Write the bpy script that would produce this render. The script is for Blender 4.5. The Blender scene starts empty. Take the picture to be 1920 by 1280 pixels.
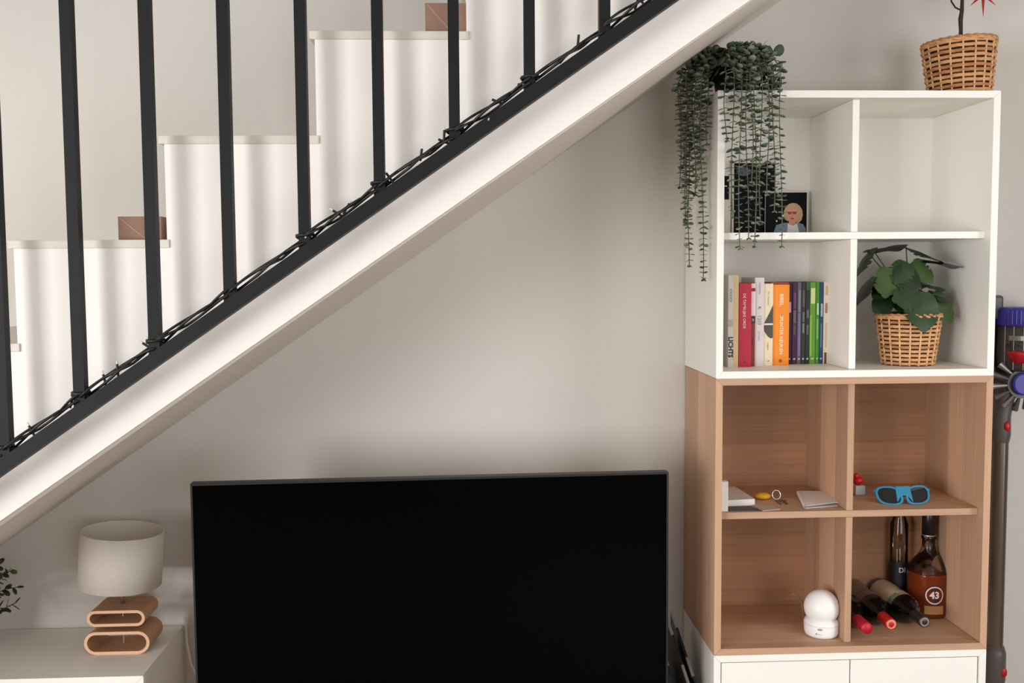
import bpy, math, random
from mathutils import Vector, Matrix, Euler
R = math.radians
scene = bpy.context.scene
col = scene.collection
random.seed(7)

# ------------------------------------------------------------------ camera
cam_d = bpy.data.cameras.new('camera')
cam = bpy.data.objects.new('camera', cam_d); col.objects.link(cam)
cam_d.sensor_width = 36; cam_d.lens = 1879.5 * 36 / 1920; cam_d.clip_start = .05
CAM = Vector((-0.6116, -2.7877, 1.6876)); YAW, PITCH, ROLL = R(2.568), R(4.006), R(-0.404)
fw = Vector((math.sin(YAW)*math.cos(PITCH), math.cos(YAW)*math.cos(PITCH), -math.sin(PITCH)))
rt = Vector((math.cos(YAW), -math.sin(YAW), 0)); up = rt.cross(fw)
rt2 = rt*math.cos(ROLL) + up*math.sin(ROLL); up2 = up*math.cos(ROLL) - rt*math.sin(ROLL)
mw = Matrix((( rt2.x, up2.x, -fw.x, CAM.x), (rt2.y, up2.y, -fw.y, CAM.y), (rt2.z, up2.z, -fw.z, CAM.z), (0, 0, 0, 1)))
cam.matrix_world = mw
scene.camera = cam

# ------------------------------------------------------------------ world, lights, exposure
world = bpy.data.worlds.new('sky'); scene.world = world; world.use_nodes = True
world.node_tree.nodes['Background'].inputs[0].default_value = (.75, .85, 1, 1)
world.node_tree.nodes['Background'].inputs[1].default_value = .6

def area(name, loc, target, sx, sy, power, color=(1, 1, 1)):
    d = bpy.data.lights.new(name, 'AREA'); d.shape = 'RECTANGLE'; d.size = sx; d.size_y = sy
    d.energy = power; d.color = color
    o = bpy.data.objects.new(name, d); col.objects.link(o)
    o.location = loc
    o.rotation_euler = (Vector(target) - Vector(loc)).to_track_quat('-Z', 'Y').to_euler()
    return o
# daylight entering at the garden doors (rear-left) and the windows in the left, rear and right walls; the landing one is an added fill
area('garden_door_daylight', (-4.0, -5.12, 1.4), (-4.0, 0, 1.4), 1.5, 1.8, 172, (.985, .99, 1))
area('left_window_daylight', (-5.12, -3.6, 1.45), (0, -3.6, 1.45), 1.5, 1.7, 70, (.985, .99, 1))
area('rear_window_daylight', (.85, -5.12, 1.5), (.85, 0, 1.5), 2.2, 1.5, 47, (.99, .99, 1))
area('right_window_daylight', (2.32, -2.6, 1.45), (0, -2.6, 1.45), 1.5, 1.7, 54, (1, .99, .985))
area('landing_fill_light', (-.9, -.42, 4.52), (-.9, -.42, 0), 2.0, .6, 7, (.86, .94, 1))  # unseen fill added inside the stairwell, cool light on the wall behind the stairs

vs = scene.view_settings
vs.view_transform = 'Standard'; vs.look = 'None'; vs.exposure = 0.06; vs.gamma = 1.0; vs.use_curve_mapping = False
scene.cycles.use_denoising = True
scene.cycles.max_bounces = 10; scene.cycles.diffuse_bounces = 5; scene.cycles.transmission_bounces = 8
scene.cycles.caustics_reflective = False; scene.cycles.caustics_refractive = False

# ------------------------------------------------------------------ materials
def s2l(c):
    return tuple((x/255/12.92 if x/255 <= .04045 else ((x/255+.055)/1.055)**2.4) for x in c)
MATS = {}
def mat(name, rgb, rough=.5, metal=0., spec=.5, trans=0., ior=1.45, var=.04, vscale=30., bump=0., bscale=200., coat=0., sub=0.):
    """Principled material whose colour is slightly broken up by procedural noise."""
    if name in MATS: return MATS[name]
    m = bpy.data.materials.new(name); m.use_nodes = True
    nt = m.node_tree; b = nt.nodes['Principled BSDF']
    c = s2l(rgb)
    b.inputs['Roughness'].default_value = rough; b.inputs['Metallic'].default_value = metal
    b.inputs['Specular IOR Level'].default_value = spec; b.inputs['IOR'].default_value = ior
    b.inputs['Transmission Weight'].default_value = trans; b.inputs['Coat Weight'].default_value = coat
    tc = nt.nodes.new('ShaderNodeTexCoord')
    n = nt.nodes.new('ShaderNodeTexNoise'); n.inputs['Scale'].default_value = vscale; n.inputs['Detail'].default_value = 3
    nt.links.new(tc.outputs['Object'], n.inputs['Vector'])
    r = nt.nodes.new('ShaderNodeMapRange'); r.inputs['To Min'].default_value = 1-var; r.inputs['To Max'].default_value = 1+var
    nt.links.new(n.outputs['Fac'], r.inputs['Value'])
    mx = nt.nodes.new('ShaderNodeMix'); mx.data_type = 'RGBA'; mx.blend_type = 'MULTIPLY'; mx.inputs[0].default_value = 1
    mx.inputs[6].default_value = (*c, 1)
    nt.links.new(r.outputs[0], mx.inputs[7]); nt.links.new(mx.outputs[2], b.inputs['Base Color'])
    if bump:
        n2 = nt.nodes.new('ShaderNodeTexNoise'); n2.inputs['Scale'].default_value = bscale; n2.inputs['Detail'].default_value = 4
        nt.links.new(tc.outputs['Object'], n2.inputs['Vector'])
        bp = nt.nodes.new('ShaderNodeBump'); bp.inputs['Strength'].default_value = bump; bp.inputs['Distance'].default_value = .002
        nt.links.new(n2.outputs['Fac'], bp.inputs['Height']); nt.links.new(bp.outputs[0], b.inputs['Normal'])
    MATS[name] = m
    return m

def oak(name, along, across, rgb=(200, 161, 131), strip=.055, seed=0.):
    """Oak veneer: fine grain running along one axis, boards of slightly different tone across another."""
    if name in MATS: return MATS[name]
    m = bpy.data.materials.new(name); m.use_nodes = True
    nt = m.node_tree; b = nt.nodes['Principled BSDF']; N = nt.nodes.new; L = nt.links.new
    b.inputs['Roughness'].default_value = .55; b.inputs['Specular IOR Level'].default_value = .3
    tc = N('ShaderNodeTexCoord'); mp = N('ShaderNodeMapping')
    sc = [60, 60, 60]; sc['xyz'.index(along)] = 2.5
    sc['xyz'.index(across)] = 190
    mp.inputs['Scale'].default_value = sc; mp.inputs['Location'].default_value = (seed, seed*1.7, seed*.6)
    L(tc.outputs['Object'], mp.inputs['Vector'])
    n = N('ShaderNodeTexNoise'); n.inputs['Scale'].default_value = 1; n.inputs['Detail'].default_value = 5; n.inputs['Roughness'].default_value = .65
    L(mp.outputs[0], n.inputs['Vector'])
    sp = N('ShaderNodeSeparateXYZ'); L(tc.outputs['Object'], sp.inputs[0])
    dv = N('ShaderNodeMath'); dv.operation = 'MULTIPLY_ADD'; dv.inputs[1].default_value = 1/strip; dv.inputs[2].default_value = 37.3+seed*3.1
    L(sp.outputs['xyz'.index(across)], dv.inputs[0])
    wz = N('ShaderNodeTexNoise'); wz.noise_dimensions = '1D'; wz.inputs['Scale'].default_value = .8; wz.inputs['Detail'].default_value = 0
    L(dv.outputs[0], wz.inputs['W'])
    jit = N('ShaderNodeMath'); jit.operation = 'ADD'; L(dv.outputs[0], jit.inputs[0]); L(wz.outputs[0], jit.inputs[1])
    fl = N('ShaderNodeMath'); fl.operation = 'FLOOR'; L(jit.outputs[0], fl.inputs[0])
    wn = N('ShaderNodeTexWhiteNoise'); wn.noise_dimensions = '1D'; L(fl.outputs[0], wn.inputs['W'])
    a = N('ShaderNodeMapRange'); a.inputs['To Min'].default_value = .80; a.inputs['To Max'].default_value = 1.13; L(wn.outputs['Value'], a.inputs['Value'])
    g = N('ShaderNodeMapRange'); g.inputs['From Min'].default_value = .3; g.inputs['From Max'].default_value = .7
    g.inputs['To Min'].default_value = .84; g.inputs['To Max'].default_value = 1.08; L(n.outputs['Fac'], g.inputs['Value'])
    pr = N('ShaderNodeMath'); pr.operation = 'MULTIPLY'; L(a.outputs[0], pr.inputs[0]); L(g.outputs[0], pr.inputs[1])
    mx = N('ShaderNodeMix'); mx.data_type = 'RGBA'; mx.blend_type = 'MULTIPLY'; mx.inputs[0].default_value = 1
    mx.inputs[6].default_value = (*s2l(rgb), 1); L(pr.outputs[0], mx.inputs[7]); L(mx.outputs[2], b.inputs['Base Color'])
    MATS[name] = m
    return m

def thin_glass(name, tint, gloss=.10):
    m = bpy.data.materials.new(name); m.use_nodes = True; nt = m.node_tree; nt.nodes.remove(nt.nodes['Principled BSDF'])
    o = nt.nodes['Material Output']; t = nt.nodes.new('ShaderNodeBsdfTransparent'); g = nt.nodes.new('ShaderNodeBsdfGlossy'); x = nt.nodes.new('ShaderNodeMixShader'); fr_ = nt.nodes.new('ShaderNodeFresnel')
    t.inputs[0].default_value = (*s2l(tint), 1); g.inputs['Roughness'].default_value = .04; fr_.inputs['IOR'].default_value = 1.4+gloss
    nt.links.new(fr_.outputs[0], x.inputs[0]); nt.links.new(t.outputs[0], x.inputs[1]); nt.links.new(g.outputs[0], x.inputs[2]); nt.links.new(x.outputs[0], o.inputs[0])
    return m
WALL = mat('wall_paint', (212, 207, 200), .9, spec=.2, var=.012, vscale=3, bump=.25, bscale=260)
STAIRW = mat('stair_white_paint', (238, 233, 227), .6, spec=.3, var=.01, vscale=4)
TREAD = mat('stair_tread_cream', (214, 208, 198), .5, spec=.3, var=.03, vscale=12)
BLACKM = mat('black_powder_coat', (17, 18, 19), .55, spec=.25, var=.05, vscale=40, bump=.1, bscale=700)
CABLE = mat('black_cable', (16, 17, 16), .5)
WHITE = mat('white_cabinet_foil', (238, 235, 228), .45, spec=.35, var=.008, vscale=6)
CREAM = mat('linen_shade', (226, 219, 208), .9, spec=.1, var=.05, vscale=120, bump=.5, bscale=500)
CHROME = mat('chrome', (225, 225, 225), .3, metal=1)
GREYMET = mat('grey_metal', (140, 138, 134), .35, metal=1)

# ------------------------------------------------------------------ mesh helpers
class MB:
    def __init__(s): s.v, s.f, s.m, s.sm = [], [], [], []
    def add(s, verts, faces, mi=0, smooth=False):
        o = len(s.v); s.v += [tuple(v) for v in verts]
        for f in faces: s.f.append(tuple(o+i for i in f)); s.m.append(mi); s.sm.append(smooth)
        return s
    def box(s, x0, x1, y0, y1, z0, z1, mi=0, M=None):
        v = [(x, y, z) for z in (z0, z1) for y in (y0, y1) for x in (x0, x1)]
        if M is not None: v = [M @ Vector(p) for p in v]
        return s.add(v, [(0, 2, 3, 1), (4, 5, 7, 6), (0, 1, 5, 4), (2, 6, 7, 3), (0, 4, 6, 2), (1, 3, 7, 5)], mi)
    def prism(s, pts, fn, a, b, mi=0, smooth=False):
        """pts: 2D outline (counter-clockwise); fn(u, v, w) -> 3D; extruded in w from a to b."""
        n = len(pts)
        v = [fn(u, w_, a) for u, w_ in pts] + [fn(u, w_, b) for u, w_ in pts]
        s.add(v, [tuple(range(n))[::-1], tuple(range(n, 2*n))], mi)
        s.add(v, [(i, (i+1) % n, (i+1) % n+n, i+n) for i in range(n)], mi, smooth)
        return s
    def lathe(s, prof, c=(0, 0, 0), n=32, mi=0, M=None, smooth=True, a0=0, a1=2*math.pi):
        full = abs(a1-a0-2*math.pi) < 1e-6; k = n if full else n+1
        v = []
        for r, z in prof:
            for i in range(k):
                t = a0+(a1-a0)*i/n; p = Vector((r*math.cos(t), r*math.sin(t), z))
                if M is not None: p = M @ p
                v.append((p.x+c[0], p.y+c[1], p.z+c[2]))
        f = []
        for j in range(len(prof)-1):
            for i in range(n):
                i2 = (i+1) % k
                f.append((j*k+i, j*k+i2, (j+1)*k+i2, (j+1)*k+i))
        return s.add(v, f, mi, smooth)
    def tube(s, path, r, n=8, mi=0, closed=False, caps=True):
        P = [Vector(p) for p in path]; m = len(P); rr = r if isinstance(r, (list, tuple)) else [r]*m
        v = []; prev = None
        for i, p in enumerate(P):
            if closed: t = (P[(i+1) % m]-P[i-1])
            else: t = P[min(i+1, m-1)]-P[max(i-1, 0)]
            t = t.normalized() if t.length > 1e-9 else Vector((0, 0, 1))
            if prev is None:
                a = Vector((0, 0, 1)) if abs(t.z) < .9 else Vector((1, 0, 0)); u = t.cross(a).normalized()
            else:
                u = (prev - t*prev.dot(t)); u = u.normalized() if u.length > 1e-6 else t.orthogonal().normalized()
            prev = u; w = t.cross(u)
            for k in range(n):
                an = 2*math.pi*k/n; v.append(p+(u*math.cos(an)+w*math.sin(an))*rr[i])
        f = []
        for i in range(m if closed else m-1):
            j = (i+1) % m
            for k in range(n): f.append((i*n+k, i*n+(k+1) % n, j*n+(k+1) % n, j*n+k))
        s.add(v, f, mi, True)
        if caps and not closed:
            s.add([v[k] for k in range(n)], [tuple(range(n))[::-1]], mi)
            s.add([v[(m-1)*n+k] for k in range(n)], [tuple(range(n))], mi)
        return s
    def sphere(s, c, r, nu=24, nv=14, mi=0, sc=(1, 1, 1), M=None):
        prof = [(r*math.sin(math.pi*j/nv), -r*math.cos(math.pi*j/nv)) for j in range(nv+1)]
        A = Matrix.Diagonal((*sc, 1)).to_3x3()
        return s.lathe(prof, c, nu, mi, (M @ A) if M is not None else A)

ROOT = {}
def mesh_of(name, mb, mats, origin=(0, 0, 0)):
    me = bpy.data.meshes.new(name)
    o = Vector(origin)
    me.from_pydata([tuple(Vector(v)-o) for v in mb.v], [], mb.f)
    for m in (mats if isinstance(mats, (list, tuple)) else [mats]): me.materials.append(m)
    me.polygons.foreach_set('material_index', mb.m); me.polygons.foreach_set('use_smooth', mb.sm)
    me.update()
    return me
def tag(o, label=None, cat=None, group=None, kind=None):
    if label: o['label'] = label
    if cat: o['category'] = cat
    if group: o['group'] = group
    if kind: o['kind'] = kind
    return o
def thing(name, loc, label, cat, group=None):
    o = bpy.data.objects.new(name, None); col.objects.link(o); o.empty_display_size = .05
    o.location = loc; ROOT[o.name] = Vector(loc)
    return tag(o, label, cat, group)
def bev(o, w, seg=2):
    m = o.modifiers.new('bevel', 'BEVEL'); m.width = w; m.segments = seg; m.limit_method = 'ANGLE'; m.angle_limit = R(40)
    return o
def part(name, mb, mats, parent, bevel=0, label=None, kind=None):
    """A part (or sub-part) built in world coordinates under its thing."""
    org = ROOT[parent.name]
    o = bpy.data.objects.new(name, mesh_of(name, mb, mats, org)); col.objects.link(o)
    o.parent = parent; ROOT[o.name] = org
    if bevel: bev(o, bevel)
    return tag(o, label, kind=kind)
def solo(name, mb, mats, loc, label, cat, group=None, bevel=0):
    o = bpy.data.objects.new(name, mesh_of(name, mb, mats, loc)); col.objects.link(o); o.location = loc
    ROOT[o.name] = Vector(loc)
    if bevel: bev(o, bevel)
    return tag(o, label, cat, group)
def struct(name, mb, mats, bevel=0):
    o = bpy.data.objects.new(name, mesh_of(name, mb, mats)); col.objects.link(o)
    ROOT[o.name] = Vector((0, 0, 0))
    if bevel: bev(o, bevel)
    return tag(o, kind='structure')
def inst(name, me, parent, loc, rot, scale=(1, 1, 1)):
    """Another object on shared mesh data, placed in world coordinates under its thing."""
    o = bpy.data.objects.new(name, me); col.objects.link(o); o.parent = parent
    o.location = Vector(loc)-ROOT[parent.name]
    o.rotation_euler = rot.to_euler() if hasattr(rot, 'to_euler') else rot
    o.scale = scale; ROOT[o.name] = Vector(loc)
    return o
def text2d(s, size=1., bold=0.):
    """Flat letter outlines as (verts, faces) around the origin, from Blender's built-in font."""
    cu = bpy.data.curves.new('lettering', 'FONT'); cu.body = s; cu.size = size; cu.align_x = 'CENTER'; cu.align_y = 'CENTER'
    cu.offset = bold; cu.resolution_u = 2
    ob = bpy.data.objects.new('lettering', cu); col.objects.link(ob)
    dg = bpy.context.evaluated_depsgraph_get()
    me = bpy.data.meshes.new_from_object(ob.evaluated_get(dg))
    v = [(p.co.x, p.co.y) for p in me.vertices]; f = [tuple(p.vertices) for p in me.polygons]
    bpy.data.objects.remove(ob); bpy.data.curves.remove(cu); bpy.data.meshes.remove(me)
    return v, f
def rotz(a): return Matrix.Rotation(a, 3, 'Z')

# ================================================================== THE SETTING
X0, X1, Y0, ZC = -5.2, 2.4, -5.2, 2.5
FLOORM = oak('floor_planks', 'x', 'y', (128, 110, 94), .14)
struct('floor', MB().box(X0-.1, X1+.1, Y0-.1, .1, -.1, 0), FLOORM)
struct('wall_back', MB().box(X0-.1, X1+.1, 0, .1, 0, 4.6), WALL)
DARKW = mat('taupe_paint', (74, 70, 66), .9, spec=.2, var=.02, vscale=3)
def wall_x(name, x0, x1, y0, y1, z0, z1, m):       # wall across x with one opening
    struct(name, MB().box(x0, x1, Y0-.1, y0, 0, ZC).box(x0, x1, y1, 0, 0, ZC).box(x0, x1, y0, y1, 0, z0).box(x0, x1, y0, y1, z1, ZC), m)
wall_x('wall_right', X1, X1+.1, -3.4, -1.8, .6, 2.3, DARKW)
wall_x('wall_left', X0-.1, X0, -4.4, -2.8, .6, 2.3, WALL)
mb = MB()       # wall behind the photographer: garden doors and a window
mb.box(X0, -4.8, Y0-.1, Y0, 0, ZC).box(-4.8, -3.2, Y0-.1, Y0, 2.35, ZC).box(-3.2, -.3, Y0-.1, Y0, 0, ZC).box(-.3, 2.0, Y0-.1, Y0, 0, .7).box(-.3, 2.0, Y0-.1, Y0, 2.3, ZC).box(2.0, X1, Y0-.1, Y0, 0, ZC)
struct('wall_front', mb, DARKW)
CEIL = mat('ceiling_paint', (238, 236, 231), .9, spec=.2, var=.01, vscale=3)
mb = MB()       # ceiling slab with the stairwell left open
mb.box(X0-.1, X1+.1, Y0-.1, -.84, ZC, ZC+.24).box(X0-.1, -2.3, -.84, 0, ZC, ZC+.24).box(.3, X1+.1, -.84, 0, ZC, ZC+.24)
struct('ceiling', mb, CEIL)
struct('wall_stairwell', MB().box(-2.4, 1.4, -.94, -.84, ZC+.24, 4.6).box(-2.4, -2.3, -.84, 0, ZC+.24, 4.6).box(1.3, 1.4, -.84, 0, ZC+.24, 4.6)
       .box(-2.4, 1.4, -.94, .1, 4.6, 4.7), WALL)
PANE = thin_glass('window_glass', (246, 248, 248))
def window(name, axis, c, a0, a1, z0, z1):
    """frame with a centre mullion and two panes; axis is the wall's normal"""
    P_ = (lambda mb, u0, u1, w0, w1, t=.02: mb.box(c-t, c+t, u0, u1, w0, w1)) if axis == 'x' else (lambda mb, u0, u1, w0, w1, t=.02: mb.box(u0, u1, c-t, c+t, w0, w1))
    mid = (a0+a1)/2; mb = MB()
    for u0, u1 in ((a0, a0+.06), (mid-.03, mid+.03), (a1-.06, a1)): P_(mb, u0, u1, z0, z1)
    P_(mb, a0, a1, z0, z0+.06); P_(mb, a0, a1, z1-.06, z1)
    w = struct(name, mb, STAIRW)
    for u0, u1 in ((a0+.06, mid-.03), (mid+.03, a1-.06)):
        g = MB(); P_(g, u0, u1, z0+.06, z1-.06, .003); part('pane', g, PANE, w)
window('window_1', 'x', X0-.05, -4.4, -2.8, .6, 2.3)
window('window_2', 'y', Y0-.05, -4.8, -3.2, 0, 2.35)
window('window_3', 'y', Y0-.05, -.3, 2.0, .7, 2.3)
window('window_4', 'x', X1+.05, -3.4, -1.8, .6, 2.3)

# ------------------------------------------------------------------ staircase
GO, RI, SL = .29, .1975, .681
def tx(k): return -1.487+GO*k          # nosing of tread k
def tz(k): return 1.7532+RI*k          # top of tread k
def soff(x): return 1.2878+SL*(x+1.4094)
YS = -.82
K0, K1 = -8, 5
stair = thing('staircase', (-4.0, -.41, 0), 'white closed staircase rising to the right behind the black railing', 'stairs')
pts = []
xb = -1.4094-1.2878/SL                 # the side meets the floor
pts.append((xb, 0)); pts.append((.27, soff(.27))); pts.append((.27, tz(K1)-.016))
for k in range(K1, K0-1, -1):
    pts.append((tx(k)+.010, tz(k)-.016))
    pts.append((tx(k)+.010, (tz(k-1)-.016) if k > K0 else 0))
part('side_panel', MB().prism(pts, lambda u, v, w: (u, w, v), YS, YS+.03), STAIRW, stair)
for k in range(K0, K1+1):
    part('tread', MB().box(tx(k), tx(k)+.305, YS-.004, -.001, tz(k)-.016, tz(k)), TREAD, stair, .0015)
    part('riser', MB().box(tx(k)+.010, tx(k)+.026, YS+.03, -.001, (tz(k-1) if k > K0 else 0), tz(k)-.016), STAIRW, stair)
pts = [(xb+.05, .03), (xb+.07, .0), (.27, soff(.27)+.002), (.27, soff(.27)+.03)]
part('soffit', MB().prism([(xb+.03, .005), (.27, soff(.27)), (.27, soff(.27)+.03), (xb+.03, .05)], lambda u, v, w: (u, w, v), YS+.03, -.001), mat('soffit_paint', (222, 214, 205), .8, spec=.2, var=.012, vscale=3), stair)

# ------------------------------------------------------------------ railing
RS = .69
def rz(x): return 1.751+RS*(x+.8496)   # underside of the sloping bottom rail
YR0, YR1 = -.902, -.868
rail = thing('stair_railing', (-3.0, -.885, rz(-3.0)), 'black metal railing with square bars along the white staircase', 'railing')
xa, xe = -3.15, .16
part('bottom_rail', MB().prism([(xa, rz(xa)), (xe, rz(xe)), (xe, rz(xe)+.031), (xa, rz(xa)+.031)], lambda u, v, w: (u, w, v), YR0, YR1), BLACKM, rail, .0015)
part('handrail', MB().prism([(xa, rz(xa)+.92), (xe, rz(xe)+.92), (xe, rz(xe)+.965), (xa, rz(xa)+.965)], lambda u, v, w: (u, w, v), YR0-.003, YR1+.003), BLACKM, rail, .002)
BALX = [-1.346+.1409*k for k in range(-12, 11)]
for x in BALX:
    part('baluster', MB().prism([(x, rz(x)+.028), (x+.0205, rz(x+.0205)+.028), (x+.0205, rz(x+.0205)+.922), (x, rz(x)+.922)], lambda u, v, w: (u, w, v), -.896, -.874), BLACKM, rail, .001)
for x in (-3.0, -1.9, -.8, .05):
    part('wall_bracket', MB().box(x, x+.012, -.869, YS+.001, rz(x)+.018, rz(x)+.028), BLACKM, rail)

# ------------------------------------------------------------------ string lights wound along the rail
sl = thing('string_lights', (-1.6, -.885, rz(-1.6)+.031), 'black fairy light string wound along the bottom rail of the stairs', 'lights')
def top(x): return rz(x)+.031
rs = random.Random(3)
for ph, amp in ((0, .012), (1.9, .008), (4.1, .015)):
    path = []; x = -2.1
    while x < .1:
        # the cable swings round every bar and sags between bars
        t = (x+1.346-.010)/.1409; q = t-math.floor(t)
        lift = amp*(.35+.65*abs(math.sin(math.pi*q*1.0+ph)))+.004*math.sin(23*x+ph*2)
        yy = -.885+(.017 if math.floor(t) % 2 else -.015)*math.cos(2*math.pi*q) * (1 if ph == 0 else -1)
        path.append((x, yy, top(x)+.004+max(0, lift)))
        x += .008
    part('cable', MB().tube(path, .0026, 6), CABLE, sl)
CLEAR = mat('clear_bulb', (210, 205, 195), .15, spec=.6)
def bulb(px, dz, lean_x, lean_y, ln=.024):
    z = top(px)+dz; d = Vector((lean_x, lean_y, 1)).normalized(); b = Vector((px, -.886, z))
    o = part('bulb', MB().tube([b-d*.006, b+d*ln*.7], .0024, 8), CABLE, sl)
    part('bulb_tip', MB().tube([b+d*ln*.7, b+d*ln*.9, b+d*ln], [.0017, .0017, .0006], 6), CLEAR, o)
for x, dz, lx, ly in ((-1.426, .006, -.5, 0), (-1.355, .01, .2, .2), (-1.290, .006, -.2, 0), (-1.266, .008, -.1, .1), (-1.205, .012, -1.4, 0), (-1.19, .012, -2, -.3),
                      (-1.05, .018, .05, 0), (-.92, .008, .8, -.8), (-.846, .010, -1.6, 0), (-.838, .012, .6, .2), (-.75, .008, -.7, 0), (-.695, .012, .15, 0),
                      (-.651, .016, .05, 0), (-.646, .006, -2.5, 0), (-.57, -.012, .4, -3), (-.545, .010, -2.6, 0), (-.49, .012, .5, 0), (-.497, .004, -2, 0),
                      (-.43, .008, .9, 0), (-.399, .018, .1, 0), (-.34, .006, -1, .2), (-.29, .012, .3, 0), (-.28, .015, -.8, 0), (-.26, .012, 1.2, 0)):
    bulb(x, dz, lx, ly)
# little knots of cable where the string is tied to a bar
for x in (-1.49, -1.346, -1.205, -.923, -.782, -.641, -.50):
    p = []
    for i in range(26):
        a = i/25*4*math.pi
        p.append((x+.010+.0155*math.cos(a), -.885+.0155*math.sin(a), top(x+.01)+.010+.004*math.sin(a*.5+x)+i*.0006))
    part('cable_knot', MB().tube(p, .0028, 6), CABLE, sl)

# brown boxes left on the treads
BROWN = mat('brown_card', (150, 120, 104), .85, spec=.15, var=.1, vscale=35)
BROWN2 = mat('pale_tape', (170, 142, 126), .7, spec=.2, var=.05)
def stair_box(x0, x1, y0, y1, z, h, label):
    t = thing('cardboard_box', ((x0+x1)/2, (y0+y1)/2, z), label, 'box', 'small boxes on the stair treads')
    part('carton', MB().box(x0, x1, y0, y1, z, z+h), BROWN, t, .0012)
    n = Vector((h*.95, (x1-x0)*.55)).normalized()*.0013
    a, b = (x0+.004, z+h-.003), (x0+(x1-x0)*.62, z+.003)
    part('tape', MB().prism([(a[0]-n[0], a[1]-n[1]), (b[0]-n[0], b[1]-n[1]), (b[0]+n[0], b[1]+n[1]), (a[0]+n[0], a[1]+n[1])], lambda u, v, w: (u, w, v), y0-.0006, y0+.0004), BROWN2, t)
stair_box(-1.286, -1.203, -.80, -.70, tz(0), .0455, 'small brown box on the lower stair tread beside the eye-level riser')
stair_box(-.6865, -.604, -.80, -.70, tz(2), .0590, 'small brown box on the higher stair tread near the top edge')

# ================================================================== CABINETS
YF, YB = -.355, -.004
T = .0172
OAKZ, OAKX, OAKB = oak('oak_upright', 'z', 'y', strip=.075), oak('oak_shelf', 'x', 'y', strip=.09, seed=2), oak('oak_back_shaded', 'x', 'z', (178, 134, 100), strip=.085, seed=5)  # back panel's oak darkened to put the cube's inner shade into its colour
OAKE = oak('oak_divider', 'z', 'y', strip=.07, seed=9)
def mitre_frame(t, z0, mats, x0=0., x1=.7, yb=YB, names=('side_panel', 'top_panel', 'bottom_panel')):
    mside, mhor = mats; z1 = z0+.70
    f = lambda u, v, w: (u, w, v)
    g = .0003
    part(names[0], MB().prism([(x0, z0+g), (x0+T, z0+T+g), (x0+T, z1-T-g), (x0, z1-g)], f, YF, yb), mside, t, .0012)
    part(names[0], MB().prism([(x1, z0+g), (x1, z1-g), (x1-T, z1-T-g), (x1-T, z0+T+g)], f, YF, yb), mside, t, .0012)
    part(names[1], MB().prism([(x0+g, z1), (x0+T+g, z1-T), (x1-T-g, z1-T), (x1-g, z1)], f, YF, yb), mhor, t, .0012)
    part(names[2], MB().prism([(x0+g, z0), (x1-g, z0), (x1-T-g, z0+T), (x0+T+g, z0+T)], f, YF, yb), mhor, t, .0012)
def open_cabinet(name, z0, m, label):
    t = thing(name, (.35, -.18, z0), label, 'shelf unit')
    ms, mh, mbk, md = m
    mitre_frame(t, z0, (ms, mh))
    YS_, YK = YF+.0248, -.0294
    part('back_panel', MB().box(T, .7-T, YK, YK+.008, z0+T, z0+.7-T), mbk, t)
    part('shelf', MB().box(T+.0005, .7-T-.0005, YS_, YK-.0005, z0+.35-T/2, z0+.35+T/2), mh, t, .0012)
    for a, b in ((z0+T, z0+.35-T/2), (z0+.35+T/2, z0+.7-T)):
        part('divider', MB().box(.35-T/2, .35+T/2, YS_, YK-.0005, a+.0003, b-.0003), md, t, .0012)
    return t
ZW, ZO = 1.42, .72
open_cabinet('shelf_unit', ZW, (WHITE, WHITE, WHITE, WHITE), 'white four-cube shelf unit on top of the oak one')
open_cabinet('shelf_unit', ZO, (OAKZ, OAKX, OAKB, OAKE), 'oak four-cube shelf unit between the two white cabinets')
def door_cabinet(x0, ztop, label, yb=YB):
    x1 = x0+.7; z0 = ztop-.70
    t = thing('door_cabinet', (x0+.35, -.18, 0), label, 'cabinet')
    mitre_frame(t, z0, (WHITE, WHITE), x0, x1, yb)
    part('back_panel', MB().box(x0+T, x1-T, -.03, -.022, z0+T, ztop-T), WHITE, t)
    for a, b in ((x0+T+.003, x0+.35-.0015), (x0+.35+.0015, x1-T-.003)):
        part('door', MB().box(a, b, YF+.004, YF+.020, z0+T+.003, ztop-T-.0035), WHITE, t, .0012)
    if z0 > .001:
        part('plinth', MB().box(x0+.02, x1-.02, YF+.04, yb-.02, 0, z0+.0005), WHITE, t)
    return t
door_cabinet(0., .72, 'white two-door cabinet at the bottom under the oak shelf unit')
door_cabinet(-2.113, .705, 'low white cabinet under the stairs that carries the lamp')

# ------------------------------------------------------------------ television
TVL, TVR = Vector((-1.2606, -.448)), Vector((-.1254, -.400))
tdir = (TVR-TVL).normalized(); tn = Vector((tdir.y, -tdir.x)); W = (TVR-TVL).length
ZT = 1.1985; ZBt = ZT-.652
tv = thing('television', ((TVL.x+TVR.x)/2, (TVL.y+TVR.y)/2, .475), 'large black flat television standing between the low cabinet and the shelves', 'television')
TVF = mat('tv_bezel', (30, 29, 29), .45, spec=.4, var=.03)
TVS = mat('tv_screen', (3, 3, 3), .16, spec=.08, var=0.)
def tvp(u, z, w): return (TVL.x+tdir.x*u-tn.x*w, TVL.y+tdir.y*u-tn.y*w, z)
def tvbox(mb, u0, u1, z0, z1, w0, w1):
    v = [tvp(u, z, w) for z in (z0, z1) for w in (w0, w1) for u in (u0, u1)]
    return mb.add(v, [(0, 2, 3, 1), (4, 5, 7, 6), (0, 1, 5, 4), (2, 6, 7, 3), (0, 4, 6, 2), (1, 3, 7, 5)])
part('screen', tvbox(MB(), .005, W-.005, ZBt+.016, ZT-.0055, .0025, .006), TVS, tv)
bz = MB()
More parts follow.
